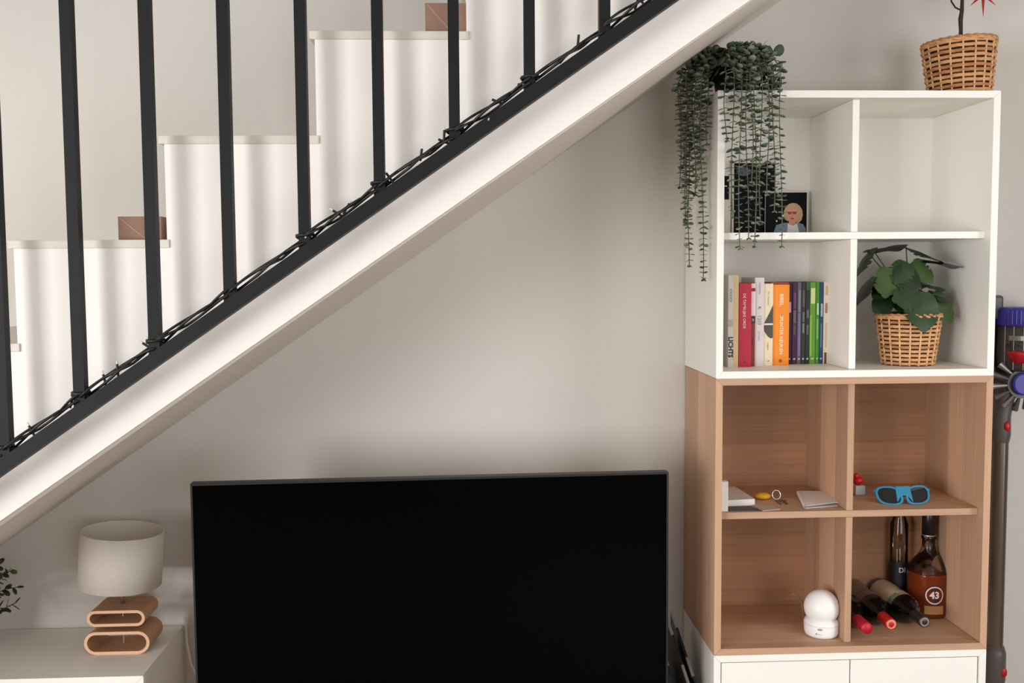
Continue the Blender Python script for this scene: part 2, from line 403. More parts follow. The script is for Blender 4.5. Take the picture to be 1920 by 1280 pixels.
tvbox(bz, 0, W, ZT-.0055, ZT, 0, .03); tvbox(bz, 0, W, ZBt, ZBt+.016, 0, .03); tvbox(bz, 0, .005, ZBt+.016, ZT-.0055, 0, .03); tvbox(bz, W-.005, W, ZBt+.016, ZT-.0055, 0, .03)
part('bezel', bz, TVF, tv, .001)
bk = MB(); tvbox(bk, .006, W-.006, ZBt+.01, ZT-.006, .0065, .030); tvbox(bk, .12, W-.12, ZBt+.01, ZT-.25, .030, .065)
part('rear_housing', bk, TVF, tv, .003)
for u in (.16, W-.16):
    part('foot', MB().tube([tvp(u-.06, .479, -.10), tvp(u, ZBt+.005, .018), tvp(u+.02, .479, .13)], .009, 8), TVF, tv)
bench = thing('media_bench', (-.69, -.32, 0), 'low oak bench under the black television', 'bench')
part('bench_top', MB().box(-1.34, -.10, -.56, -.08, .445, .47), OAKX, bench, .002)
for x in (-1.33, -.74, -.13): part('leg_panel', MB().box(x, x+.022, -.55, -.09, 0, .4455), OAKZ, bench, .002)
part('back_rail', MB().box(-1.31, -.13, -.11, -.095, .28, .4455), OAKX, bench)

# dark boards standing on edge in the gap beside the television
NAVY = mat('dark_blue_gloss', (34, 37, 48), .22, spec=.6, var=.05)
GREYE = mat('board_edge_grey', (150, 148, 145), .35, spec=.5)
DARKB = mat('dark_board', (22, 23, 24), .35, spec=.5)
def board(xb_, xf_, yb_, zb, yf_, zf, th, m, label):
    """thin board standing on edge, running obliquely from (xb_, yb_) at the wall to (xf_, yf_)"""
    f = lambda u, v, w: (xb_+(xf_-xb_)*u+w, yb_+(yf_-yb_)*u, v)
    t = thing('dark_board', ((xb_+xf_)/2, (yb_+yf_)/2, 0), label, 'board', 'dark boards beside the television')
    part('panel', MB().prism([(0, 0.0), (1, 0.0), (1, zf), (0, zb)], f, 0, th), m, t)
    zt = lambda u: zb+(zf-zb)*u
    for u0, u1 in ((.0, .16), (.45, .62), (.72, .95)):
        part('edge_strip', MB().prism([(u0, zt(u0)-.004), (u1, zt(u1)-.004), (u1, zt(u1)+.0015), (u0, zt(u0)+.0015)], f, -.0012, th), GREYE, t)  # pale grey stretches along the sloping top edge
board(-.058, -.012, -.10, .748, -.33, .545, .006, NAVY, 'dark blue glossy board on edge nearest the shelf units')
board(-.074, -.026, -.12, .735, -.34, .53, .006, DARKB, 'middle dark board with pale edge beside the television')
board(-.092, -.042, -.14, .66, -.35, .44, .008, DARKB, 'lowest dark board on edge directly behind the television corner')

# ------------------------------------------------------------------ table lamp
LX, LY, ZS = -1.527, -.152, .705
LW = oak('lamp_bentwood', 'x', 'z', (205, 155, 115), .2, seed=3); LWI = mat('lamp_wood_edge', (228, 180, 146), .5, var=.05, vscale=60)
lamp = thing('table_lamp', (LX, LY, ZS), 'table lamp with cream drum shade on two stacked bent wood loops', 'lamp')
def stadium(x0, x1, z0, z1, n=12):
    r = (z1-z0)/2; p = []
    for i in range(n+1): a = -math.pi/2+math.pi*i/n; p.append((x1-r+r*math.cos(a), (z0+z1)/2+r*math.sin(a)))
    for i in range(n+1): a = math.pi/2+math.pi*i/n; p.append((x0+r+r*math.cos(a), (z0+z1)/2+r*math.sin(a)))
    return p
def loop(x0, x1, z0, z1, y0, y1, th):
    o, i = stadium(x0, x1, z0, z1), stadium(x0+th, x1-th, z0+th, z1-th); n = len(o)
    v = [(u, y0, w) for u, w in o]+[(u, y0, w) for u, w in i]+[(u, y1, w) for u, w in o]+[(u, y1, w) for u, w in i]
    mb = MB()
    for k in range(n):
        j = (k+1) % n
        mb.add([], []); 
    mb.add(v, [(k, (k+1) % n, n+(k+1) % n, n+k) for k in range(n)], 1)
    mb.add(v, [(2*n+k, 3*n+k, 3*n+(k+1) % n, 2*n+(k+1) % n) for k in range(n)], 1)
    mb.add(v, [(k, 2*n+k, 2*n+(k+1) % n, (k+1) % n) for k in range(n)], 0, True)
    mb.add(v, [(n+k, n+(k+1) % n, 3*n+(k+1) % n, 3*n+k) for k in range(n)], 0, True)
    return mb
part('lower_loop', loop(-1.609, -1.442, ZS, ZS+.060, -.210, -.095, .0078), (LW, LWI), lamp)
part('upper_loop', loop(-1.600, -1.452, ZS+.074, ZS+.116, -.210, -.095, .0075), (LW, LWI), lamp)
part('spacer', MB().lathe([(.006, .0597), (.006, .0743)], (LX, LY, ZS), 16), CHROME, lamp)
for z0_, z1_ in ((.0095, .0523), (.0822, .1085)):
    pass
part('pole', MB().lathe([(0, 0), (.0055, 0), (.0055, .05), (0, .05)], (LX, LY, ZS+.1155), 16), CHROME, lamp)
part('rod', MB().lathe([(.002, .0075), (.002, .1085)], (LX, LY, ZS), 10), CHROME, lamp)
sr, z0s, z1s = .1045, .8735, 1.0165
shade = part('lamp_shade', MB().lathe([(sr-.003, z0s), (sr, z0s), (sr, z1s), (sr-.003, z1s), (sr-.003, z0s)], (LX, LY, 0), 64), CREAM, lamp)
SHT = Matrix.Translation((0, 0, .94-ZS)) @ Matrix.Rotation(R(4.5), 4, 'Y') @ Matrix.Translation((0, 0, -(.94-ZS)))
shade.matrix_local = SHT       # the shade sits a little crooked on its carrier
spd = MB(); spd.tube([(LX+(sr-.003)*math.cos(i/32*2*math.pi), LY+(sr-.003)*math.sin(i/32*2*math.pi), z0s+.003) for i in range(32)], .0014, 6, closed=True)
for a in range(3):
    an = a*2*math.pi/3+.4; spd.tube([(LX+.012*math.cos(an), LY+.012*math.sin(an), z0s+.022), (LX+(sr-.003)*math.cos(an), LY+(sr-.003)*math.sin(an), z0s+.006)], .0012, 6)
part('shade_carrier', spd, GREYMET, shade)
part('socket', MB().lathe([(0, .870), (.013, .870), (.013, .912), (0, .912)], (LX, LY, 0), 16), WHITE, lamp)
part('light_bulb', MB().sphere((LX, LY, .94), .027), mat('opal_glass', (240, 236, 226), .3), lamp)
solo('lamp_cord', MB().tube([(-1.405, -.012, .73), (-1.402, -.014, .66), (-1.392, -.016, .6), (-1.375, -.02, .56), (-1.35, -.025, .5), (-1.33, -.03, .3), (-1.33, -.03, .004)], .0035, 8), WHITE, (-1.38, -.02, 0),
     'white power cord hanging on the wall beside the low cabinet', 'cord')

# ================================================================== PLANTS
LEAFG = {}
def leaf_outline(kind, n=14):
    if kind == 'round': return [(.5*math.sin(2*math.pi*i/n)*(.92), .5-.5*math.cos(2*math.pi*i/n)) for i in range(n)]
    if kind == 'small': return [(.30*math.sin(2*math.pi*i/n), .5-.5*math.cos(2*math.pi*i/n)) for i in range(n)]
def flat_leaf(name, kind, m, n=12, cup=.12):
    """leaf lying in XY, stalk at the origin, tip at +Y, unit length, a little cupped and with thickness"""
    o = leaf_outline(kind, n); mb = MB()
    z = lambda x, y: cup*(x*x*2-(y-.5)**2*.5)
    v = [(x, y, z(x, y)) for x, y in o]+[(0, .5, 0)]+[(x, y, z(x, y)-.03) for x, y in o]+[(0, .5, -.05)]
    mb.add(v, [(i, (i+1) % n, n) for i in range(n)][::1] + [(n+1+(i+1) % n, n+1+i, 2*n+1) for i in range(n)] + [(i, n+1+i, n+1+(i+1) % n, (i+1) % n) for i in range(n)], 0, True)
    return mesh_of(name, mb, m), mb

# ------------------------------------------------------------------ hanging eucalyptus
EUC = [mat('eucalyptus_green', (112, 122, 104), .75, spec=.2, var=.22, vscale=60), mat('eucalyptus_dark', (78, 92, 74), .75, spec=.2, var=.22, vscale=60), mat('eucalyptus_grey', (140, 146, 126), .8, spec=.15, var=.15, vscale=60)]
STEM = mat('eucalyptus_stem', (92, 100, 78), .8)
ZTOP = 2.12
euc = thing('trailing_plant', (.085, -.20, ZTOP), 'grey-green trailing plant in a black pot spilling over the shelf corner', 'plant')
POTB = mat('black_pot', (14, 14, 14), .5)
part('pot', MB().lathe([(0, 0), (.052, 0), (.066, .085), (.060, .085), (.050, .06), (0, .06)], (.085, -.215, ZTOP), 28), POTB, euc)
leaf_me = [flat_leaf('leaf', 'round', m, 10)[0] for m in EUC]
_, leaf_mb = flat_leaf('leaf_shape', 'round', EUC[0], 8)
stuff = MB(); rs = random.Random(11); n_leaf = [0]
PEND = []
def euc_leaf(parent, p, d, size, prio):
    """a leaf at p pointing along d; kept for later so the biggest become objects"""
    PEND.append((prio, parent, Vector(p), Vector(d), size, rs.choice((0, 0, 1, 1, 2) if prio < 1 else (0, 1, 1, 1)), prio >= 1))
def strand(path, size0, step=.0135, dens=1.):
    P = [Vector(p) for p in path]
    # resample smoothly
    st = part('strand', MB().tube(P, .0013, 5), STEM, euc)
    acc = 0; k = 0; nexts = .01
    tot = sum((P[i+1]-P[i]).length for i in range(len(P)-1)); done = 0
    for i in range(len(P)-1):
        seg = P[i+1]-P[i]; L_ = seg.length
        while nexts <= done+L_:
            p = P[i]+seg*((nexts-done)/L_); t = seg.normalized()
            a = k*math.pi/2+rs.uniform(-.4, .4); fr = nexts/tot
            u = t.orthogonal().normalized(); w = t.cross(u)
            sz = size0*(1-.35*fr)*rs.uniform(.8, 1.2)
            for s_ in (0, math.pi):
                if rs.random() > dens: continue
                d = (u*math.cos(a+s_)+w*math.sin(a+s_)+t*rs.uniform(-.15, .45)).normalized()
                euc_leaf(st, p, d, sz, sz)
            k += 1; nexts += step*rs.uniform(.85, 1.15)
        done += L_
    for s_ in (0, 2.1, 4.2):
        t = (P[-1]-P[-2]).normalized(); u = t.orthogonal().normalized(); w = t.cross(u)
        euc_leaf(st, P[-1], (u*math.cos(s_)+w*math.sin(s_)+t*.8).normalized(), size0*.45, 0)
def hang(x0, y0, x1, y1, zend, zst=2.225, lift=.02, n=26, wob=.004):
    """path out of the pot, over the edge at (x1, y1), then straight down to zend"""
    P = []; ph = rs.uniform(0, 6)
    for i in range(7):
        a = i/6; P.append((x0+(x1-x0)*a, y0+(y1-y0)*a, zst+lift*math.sin(math.pi*a)-(zst-2.165)*a**2))
    for i in range(1, n+1):
        a = i/n; z = 2.165+(zend-2.165)*a
        P.append((x1+wob*math.sin(5*a+ph)+(.004*a), y1+wob*math.cos(4*a+ph), z))
    return P
# over the left side of the unit
for x, y, ze in ((-.048, -.235, 1.70), (-.030, -.315, 1.665), (-.038, -.19, 1.80), (-.060, -.265, 1.83), (-.024, -.27, 1.93), (-.055, -.20, 1.96), (-.042, -.29, 1.90), (-.015, -.30, 2.00), (-.068, -.23, 1.90), (-.034, -.24, 1.88)):
    strand(hang(.04, -.21, x, y, ze), .020)
# over the front edge
for x, y, ze in ((.012, -.372, 2.00), (.030, -.374, 1.815), (.047, -.378, 1.74), (.066, -.373, 1.765), (.083, -.380, 1.745), (.098, -.374, 1.80), (.114, -.378, 1.87), (.130, -.373, 1.83), (.146, -.380, 1.745), (.073, -.384, 1.90)):
    strand(hang(.085, -.25, x, y, ze), .0200, .0145, dens=.93)
# bushy crown: bigger leaves on short upright sprigs
for i in range(34):
    a = rs.uniform(0, 2*math.pi); rr_ = rs.uniform(.03, .115)
    tip = Vector((.083+rr_*math.cos(a)*.98, -.235+rr_*math.sin(a)*.85, rs.uniform(2.16, 2.245)-.03*(rr_/.115)**2))
    b = Vector((.085, -.215, 2.19)); mid = (b+tip)/2+Vector((0, 0, .025))
    P = [b, b.lerp(mid, .6), mid.lerp(tip, .5), tip]
    st = part('sprig', MB().tube(P, .0013, 5), STEM, euc)
    for q in (.45, .65, .85, 1.0):
        p = mid.lerp(tip, (q-.4)/.6)
        for s_ in (1, -1):
            d = Vector((math.cos(a+s_*1.5)+rs.uniform(-.4, .4), math.sin(a+s_*1.5)+rs.uniform(-.6, .2), rs.uniform(-.2, .9))).normalized()
            euc_leaf(st, p, d, rs.uniform(.023, .034), 1+q)
PEND.sort(key=lambda t: -t[0])
def leaf_rot(d, roll):
    d = d.normalized(); zup = Vector((0, 0, 1)) if abs(d.z) < .95 else Vector((0, 1, 0))
    x = d.cross(zup).normalized(); z = x.cross(d)
    M = Matrix((x, d, z)).transposed()
    return M @ Matrix.Rotation(roll, 3, 'Y')
for i, (pr_, par, p, d, sz, c, crown) in enumerate(PEND):
    M = leaf_rot(d, rs.uniform(-.6, .6))
    if crown:                                   # crown leaves turn their faces outwards
        out = Vector((p.x-.085, p.y+.215, .03)).normalized()+Vector((rs.uniform(-.5, .5), rs.uniform(-.5, .2), rs.uniform(-.3, .5)))
        x_ = d.cross(out).normalized(); M = Matrix((x_, d, x_.cross(d))).transposed()
    if i < 298:
        inst('leaf', leaf_me[c], par, p, M, (sz*.95, sz, sz))
    else:
        stuff.add([p+M @ (Vector(v)*sz) for v in leaf_mb.v], leaf_mb.f, c, True)
part('small_leaves', stuff, EUC, euc, kind='stuff')

# ------------------------------------------------------------------ woven baskets
WICK = [mat('wicker_tan', (204, 154, 108), .7, spec=.25, var=.3, vscale=90), mat('wicker_brown', (180, 126, 84), .7, spec=.25, var=.3, vscale=90), mat('wicker_pale', (218, 172, 128), .7, spec=.25, var=.2, vscale=90)]
LINER = mat('basket_liner', (52, 34, 22), .9)
SOIL = mat('soil', (38, 28, 22), .95, var=.3, vscale=120, bump=.8, bscale=150)
def basket(t, c, r0, r1, h, tilt=0., seed=1):
    rs_ = random.Random(seed); nst = 18; rows = 12
    Mt = Matrix.Rotation(tilt, 3, 'Y')
    tf = lambda p: Vector(c)+Mt @ Vector(p)
    body = MB(); body.lathe([(0, .002), (r0-.004, .002), (r1-.005, h-.004), (r1-.009, h-.004), (r0-.008, .02), (0, .02)], c, 32, 0, Mt)
    part('liner', body, LINER, t)
    rad = lambda z: r0+(r1-r0)*z/h
    for r in range(rows):
        z = .006+(h-.018)*r/(rows-1); hh = (h-.018)/(rows-1)*.5
        mb = MB(); n = nst*6
        path = []
        for i in range(n):
            a = 2*math.pi*i/n
            q = math.cos(a*nst/2+math.pi*r); q = math.copysign(abs(q)**.6, q)
            path.append(tf(((rad(z)+.0030*q)*math.cos(a), (rad(z)+.0030*q)*math.sin(a), z+rs_.uniform(-.0004, .0004))))
        part('weave_row', MB().tube(path, hh*.80, 6, closed=True), WICK[1 if rs_.random() < .3 else 0], t)
    for k in range(nst):
        a = 2*math.pi*(k+.5)/nst*1.0
        part('stake', MB().tube([tf(((rad(z)+.0022)*math.cos(a), (rad(z)+.0022)*math.sin(a), z)) for z in (.001, h*.5, h-.006)], .0024, 6), WICK[2], t)
    for j, (dz, dr) in enumerate(((0, .0015), (.0045, .0))):
        path = []
        for i in range(120):
            a = 2*math.pi*i/120; w = .0018*math.sin(a*26+j*math.pi)
            path.append(tf(((r1+dr+w)*math.cos(a), (r1+dr+w)*math.sin(a), h-.008+dz+.001*math.cos(a*26+j*math.pi))))
        part('rim_braid', MB().tube(path, .0038, 6, closed=True), WICK[j], t)
    part('soil', MB().lathe([(r1-.012, h-.022), (r1*.5, h-.016), (0, h-.014)], c, 28, 0, Mt), SOIL, t)
    return tf

# monstera in the shelf
mon = thing('potted_plant', (.537, -.225, ZW+T), 'dark green split-leaf plant in a woven basket inside the white shelf', 'plant')
BC = (.540, -.222, ZW+T+.0006)
basket(mon, BC, .062, .079, .135, seed=4)
MG = [mat('monstera_green', (40, 62, 34), .38, spec=.45, var=.25, vscale=45), mat('monstera_dark', (28, 44, 26), .38, spec=.45, var=.25, vscale=45), mat('monstera_light', (58, 80, 38), .42, spec=.4, var=.2, vscale=45)]
MSTEM = mat('monstera_stem', (72, 66, 40), .6)
def monstera_mesh(m, lobed, seed):
    """heart-shaped leaf, stalk at origin, tip at +Y, unit length; midrib fold, drooping tip, side splits"""
    rs_ = random.Random(seed); n = 26; right = []
    for i in range(n+1):
        s_ = i/n; a = s_*math.pi
        w = .50*math.sin(a)**.75*(1-.32*s_)+.03*math.sin(a)
        y = -.14*math.sin(min(1, s_*3.2)*math.pi)*(1 if s_ < .31 else 0)+s_
        if lobed and .22 < s_ < .9:
            ph = (s_-.22)/.68*4; fr = ph-math.floor(ph)
            if fr > .80: w *= .66
        right.append((w, y))
    right[0] = (0, .0); right[-1] = (0, 1.0)
    z = lambda x, y: -.13*abs(x)**1.3-.10*y*y+.03*math.sin(9*y)*abs(x)*2
    mb = MB(); v = []; f = []
    for x, y in right: v += [(0, y, z(0, y)), (x*.5, y, z(x*.5, y)), (x, y, z(x, y)), (-x*.5, y, z(x*.5, y)), (-x, y, z(x, y))]
    for i in range(n):
        a, b = i*5, (i+1)*5
        f += [(a, a+1, b+1, b), (a+1, a+2, b+2, b+1), (b, b+3, a+3, a), (b+3, b+4, a+4, a+3)]
    nv = len(v); v2 = [(x, y, z_-.006) for x, y, z_ in v]
    mb.add(v+v2, f+[tuple(q+nv for q in fc[::-1]) for fc in f], 0, True)
    return mesh_of('leaf', mb, m)
MM = [monstera_mesh(MG[i % 3], i != 1, i) for i in range(4)]
base = Vector((BC[0], BC[1], BC[2]+.118))
# (leaf base point x, y, z), direction of the tip, face normal hint, length, mesh
ML = [
      ((0.543, -0.285, 1.627), (-0.004, -0.040, -0.095), (0.05, -1, 0.25), 0.106, 0),
      ((0.494, -0.270, 1.695), (0.035, -0.030, -0.068), (0.1, -1, 0.45), 0.083, 1),
      ((0.513, -0.265, 1.703), (-0.040, -0.030, -0.051), (-0.1, -1, 0.5), 0.073, 0),
      ((0.467, -0.270, 1.689), (-0.020, -0.025, -0.073), (-0.2, -1, 0.4), 0.081, 2),
      ((0.530, -0.300, 1.616), (-0.074, -0.025, -0.004), (0, -1, 0.55), 0.080, 3),
      ((0.537, -0.250, 1.705), (0.048, -0.020, -0.052), (0.2, -0.9, 0.5), 0.075, 2),
      ((0.580, -0.235, 1.685), (-0.028, -0.015, -0.048), (0.2, -1, 0.5), 0.059, 0),
      ((0.584, -0.260, 1.619), (0.057, -0.010, -0.067), (0.35, -1, 0.3), 0.090, 2),
      ((0.580, -0.250, 1.626), (0.053, -0.010, -0.019), (0.2, -0.45, 1), 0.059, 1),
      ((0.570, -0.250, 1.644), (0.058, 0.000, -0.007), (0.15, -0.3, 1), 0.059, 3),
      ((0.473, -0.260, 1.610), (-0.048, -0.020, -0.029), (-0.2, -1, 0.5), 0.061, 1),
      ((0.472, -0.250, 1.637), (-0.047, -0.020, -0.021), (-0.2, -0.6, 1), 0.056, 3),
      ((0.472, -0.240, 1.654), (-0.040, -0.010, -0.023), (-0.3, -0.5, 1), 0.048, 1),
      ((0.478, -0.235, 1.672), (-0.045, -0.005, -0.018), (-0.3, -0.35, 1), 0.050, 3),
      ((0.511, -0.240, 1.644), (-0.007, -0.020, -0.068), (0, -1, 0.2), 0.073, 1),
      ((0.543, -0.240, 1.630), (-0.003, -0.010, -0.062), (0, -1, 0.2), 0.064, 3),
      ((0.436, -0.235, 1.738), (-0.069, -0.015, -0.079), (-0.8, 0.12, 0.6), 0.108, 3),
      ((0.436, -0.235, 1.666), (-0.070, -0.015, -0.083), (-0.78, 0.12, 0.6), 0.112, 1),
      ((0.428, -0.225, 1.731), (0.105, 0.010, 0.029), (-0.27, -0.1, 0.96), 0.112, 1),
      ((0.529, -0.225, 1.742), (0.106, 0.005, -0.031), (0.3, -0.12, 0.95), 0.113, 3),
      ((0.562, -0.225, 1.710), (0.122, 0.005, -0.008), (0.06, -0.14, 1), 0.124, 1),
      ((0.542, -0.200, 1.692), (0.080, 0.080, -0.000), (0, -0.3, 1), 0.115, 3),
      ((0.519, -0.190, 1.664), (0.010, 0.090, -0.030), (0, -0.3, 1), 0.097, 0),
      ((0.581, -0.180, 1.635), (0.102, 0.060, -0.031), (0.2, -0.3, 1), 0.125, 1)]
for (p, d, nh, L_, mi) in ML:
    p, d, nh = Vector(p), Vector(d).normalized(), Vector(nh)
    x = d.cross(nh).normalized(); z = x.cross(d); M = Matrix((x, d, z)).transposed()
    inst('leaf', MM[mi], mon, p, M, (L_*.98, L_, L_))
    mid = base.lerp(p, .55)+Vector((0, 0, .02))
    part('leaf_stalk', MB().tube([base+Vector(((p.x-base.x)*.15, (p.y-base.y)*.15, -.006)), mid, p+(p-mid)*.02], [.0022, .0018, .0014], 6), MSTEM, mon)

# red-leaved plant on top of the unit
red = thing('potted_plant', (.672, -.20, ZTOP), 'small bare-stemmed tree with red leaves in a basket on the white unit', 'plant')
tf = basket(red, (.674, -.20, ZTOP+.0008), .071, .088, .152, tilt=R(-2.5), seed=9)
BARK = mat('dark_bark', (58, 44, 38), .85, var=.3, vscale=80, bump=.6, bscale=120)
part('trunk', MB().tube([(.672, -.20, 2.255), (.6725, -.20, 2.30), (.671, -.2, 2.33), (.674, -.2, 2.35), (.6745, -.2, 2.39), (.673, -.2, 2.45)], [.0062, .0048, .0058, .0050, .0042, .003], 10), BARK, red)
for P in ([(.671, -.2, 2.352), (.655, -.203, 2.358), (.643, -.206, 2.372), (.640, -.208, 2.40), (.63, -.21, 2.44)], [(.674, -.2, 2.385), (.695, -.21, 2.40), (.715, -.215, 2.405)], [(.674, -.2, 2.40), (.65, -.18, 2.43), (.62, -.17, 2.45)], [(.673, -.2, 2.44), (.7, -.19, 2.455), (.74, -.18, 2.46)]):
    part('branch', MB().tube(P, [.0022]*(len(P)-1)+[.0012], 6), BARK, red)
REDL = mat('red_leaf', (168, 22, 34), .55, var=.25, vscale=50)
def star_leaf(m):
    o = []; lob = [(-150, .42), (-100, .62), (-52, .8), (0, 1.0), (52, .8), (100, .62), (150, .42)]
    for i, (a, l) in enumerate(lob):
        a = R(a)
        o += [(l*math.sin(a), l*math.cos(a))]
        if i < len(lob)-1:
            b = (a+R(lob[i+1][0]))/2; o += [(.24*math.sin(b-.12), .24*math.cos(b-.12)), (.24*math.sin(b+.12), .24*math.cos(b+.12))]
    o += [(0, -.05)]
    n = len(o); z = lambda x, y: -.25*(x*x+y*y)
    v = [(x, y, z(x, y)) for x, y in o]+[(0, 0, 0)]+[(x, y, z(x, y)-.02) for x, y in o]+[(0, 0, -.03)]
    mb = MB(); mb.add(v, [((i+1) % n, i, n) for i in range(n)]+[(n+1+i, n+1+(i+1) % n, 2*n+1) for i in range(n)]+[(i, (i+1) % n, n+1+(i+1) % n, n+1+i) for i in range(n)])
    return mesh_of('leaf', mb, m)
RL = star_leaf(REDL)
for p, d, nh, L_ in (((.719, -.217, 2.388), (.06, -.25, -1), (0, -1, .2), .055), ((.715, -.21, 2.408), (.8, -.2, .2), (.2, -.8, .5), .05), ((.63, -.21, 2.44), (-.6, -.2, -.3), (0, -1, .4), .05), ((.62, -.17, 2.45), (-.8, .1, -.1), (0, -.5, 1), .05), ((.74, -.18, 2.46), (.7, 0, -.3), (.2, -.8, .6), .05), ((.673, -.2, 2.452), (.1, -.5, .1), (0, -.4, 1), .05)):
    p, d, nh = Vector(p), Vector(d).normalized(), Vector(nh); x = d.cross(nh).normalized(); z = x.cross(d)
    inst('leaf', RL, red, p, Matrix((x, d, z)).transposed(), (L_, L_, L_))

# dark bushy plant at the left end of the low cabinet
lp = thing('potted_plant', (-1.915, -.16, ZS), 'dark leafy plant at the far left end of the low cabinet', 'plant')
part('pot', MB().lathe([(0, 0), (.05, 0), (.062, .09), (.056, .09), (.05, .07), (0, .07)], (-1.925, -.16, ZS), 28), mat('white_pot', (230, 228, 222), .4), lp)
DKG = [mat('dark_leaf', (36, 40, 26), .6, var=.3, vscale=60), mat('mid_leaf', (74, 88, 50), .6, var=.3, vscale=60)]
LM2 = [flat_leaf('leaf', 'small', m, 10)[0] for m in DKG]
rs2 = random.Random(5)
def sprig(P, step=.013, size=.020):
    P = [Vector(p) for p in P]; st = part('twig', MB().tube(P, .0011, 5), mat('twig_brown', (60, 48, 36), .8), lp)
    L_ = [0]
    for i in range(len(P)-1): L_.append(L_[-1]+(P[i+1]-P[i]).length)
    d_ = .02; k = 0
    while d_ < L_[-1]:
        i = max(j for j in range(len(P)-1) if L_[j] <= d_); t = (P[i+1]-P[i]).normalized(); p = P[i]+t*(d_-L_[i])
        u = t.orthogonal().normalized(); w = t.cross(u); a = k*1.9
        d = (u*math.cos(a)+w*math.sin(a)+t*.5).normalized()
        inst('leaf', LM2[0 if rs2.random() < .75 else 1], st, p, leaf_rot(d, rs2.uniform(-1, 1)), (size*rs2.uniform(.8, 1.2),)*3)
        d_ += step*.75; k += 1
b = (-1.925, -.16, ZS+.075)
sprig([b, (-1.87, -.165, .85), (-1.815, -.17, .872), (-1.779, -.175, .878)])
sprig([b, (-1.88, -.17, .80), (-1.83, -.175, .818), (-1.790, -.18, .838)])
sprig([b, (-1.90, -.15, .86), (-1.86, -.16, .91), (-1.834, -.17, .940)])
sprig([b, (-1.89, -.19, .82), (-1.85, -.20, .80), (-1.822, -.21, .785)])
for i in range(26):
    a = rs2.uniform(0, 6.28); r_ = rs2.uniform(.03, .092)
    tip = Vector((-1.893+r_*math.cos(a), -.16+r_*math.sin(a)*.9, rs2.uniform(.80, .93)))
    sprig([b, Vector(b).lerp(tip, .5)+Vector((0, 0, .02)), tip])

# ================================================================== THINGS ON THE SHELVES
# ------------------------------------------------------------------ books
PAGES = mat('book_pages', (226, 214, 190), .9, var=.08, vscale=300)
ZB = ZW+T
bx = [.057, .0851, .1183, .1324, .1578, .1839, .2306, .2448, .2583, .2696, .2809, .2923, .3086, .3186, .3292, .3456]
def put_text(parent, s, cx, cz, yy, size, m, run='down', bold=0., name='spine_lettering'):
    v, f = text2d(s, size, bold); mb = MB()
    if run == 'down': fn = lambda u, w: (cx+w, yy, cz-u)
    else: fn = lambda u, w: (cx+u, yy, cz+w)
    mb.add([fn(u, w) for u, w in v], f)
    return part(name, mb, m, parent)
def book(i, col_, top, yf, label, depth=.13, marks=(), texts=(), squeeze=.0006):
    x0, x1 = bx[i]+squeeze, bx[i+1]-squeeze
    t = thing('book', ((x0+x1)/2, yf+depth/2, ZB), label, 'book', 'books in the white shelf')
    cm = mat('cover_'+'_'.join(map(str, col_)), col_, .5, spec=.4, var=.06, vscale=50)
    th = .0012
    cv = MB(); cv.box(x0, x0+th, yf+.0005, yf+depth, ZB, top); cv.box(x1-th, x1, yf+.0005, yf+depth, ZB, top); cv.box(x0, x1, yf-.0012, yf+.0008, ZB, top)
    part('cover', cv, cm, t, .0005)
    part('pages', MB().box(x0+th, x1-th, yf+.001, yf+depth-.003, ZB+.002, top-.003), PAGES, t)
    W_ = x1-x0; H = top-ZB
    for (a, b_, c, d, rgb) in marks:           # printed panels on the spine, in fractions of its width and height
        part('spine_print', MB().box(x0+W_*a, x0+W_*b_, yf-.0017, yf-.0011, ZB+H*c, ZB+H*d), mat('print_'+'_'.join(map(str, rgb)), rgb, .5, var=.05), t)
    for (s, cu, cv_, size, rgb, bold) in texts:
        put_text(t, s, x0+W_*cu, ZB+H*cv_, yf-.0020, size, mat('print_'+'_'.join(map(str, rgb)), rgb, .5, var=.05), 'down', bold)
    return t
K = (28, 26, 26); Wt = (236, 230, 224)
book(0, (196, 188, 178), 1.674, -.246, 'pale grey book with black marks standing against the left side', marks=[(.55, .95, 0, 1, (206, 176, 120)), (.0, .45, .44, .52, (172, 150, 160))],
     texts=[('LICHTS', .24, .22, .0165, K, .0007), ('XXXXX', .24, .78, .010, (120, 114, 112), 0)])
book(1, (176, 26, 54), 1.653, -.246, 'crimson book with pale lettering on its spine', texts=[('DE TAMELIJKE ORDE', .42, .67, .0098, (232, 190, 190), .0001), ('A', .5, .06, .008, (70, 10, 20), 0)])
book(2, (130, 40, 44), 1.653, -.232, 'narrow dark red book with a white upper spine', marks=[(.05, .98, .61, .9, (226, 206, 206)), (.05, .98, .94, .995, (224, 206, 196)), (.0, 1, .52, .6, K)], texts=[('ROMAN', .5, .3, .006, (84, 20, 24), 0), ('M', .5, .56, .008, Wt, 0)])
book(3, (206, 196, 194), 1.667, -.224, 'tall white book with faint grey lettering', texts=[('INLEIDING', .5, .88, .0065, (120, 114, 116), 0), ('1203', .5, .52, .013, (126, 130, 134), .0001), ('K', .5, .66, .010, (84, 76, 78), .0002), ('verhalen', .5, .34, .0075, (160, 150, 150), 0)])
tb = book(4, (222, 206, 176), 1.651, -.216, 'cream book with a dark bulging picture on its spine', texts=[('De Verhalen', .5, .82, .007, (140, 128, 104), 0), ('uitgave', .5, .24, .007, (120, 110, 84), 0), ('T', .5, .06, .006, K, .0002)])
pic = [(0, .50), (.25, .56), (.6, .64), (1, .74), (1, .34), (.75, .335), (.45, .36), (.1, .42)]
xb0, wb0, hb0 = bx[4]+.0006, bx[5]-bx[4]-.0012, 1.651-ZB
part('spine_picture', MB().prism([(xb0+wb0*u, ZB+hb0*v) for u, v in pic][::-1], lambda u, v, w: (u, w, v), -.2180, -.2173), mat('print_dark_photo', (66, 62, 52), .5, var=.5, vscale=400), tb)
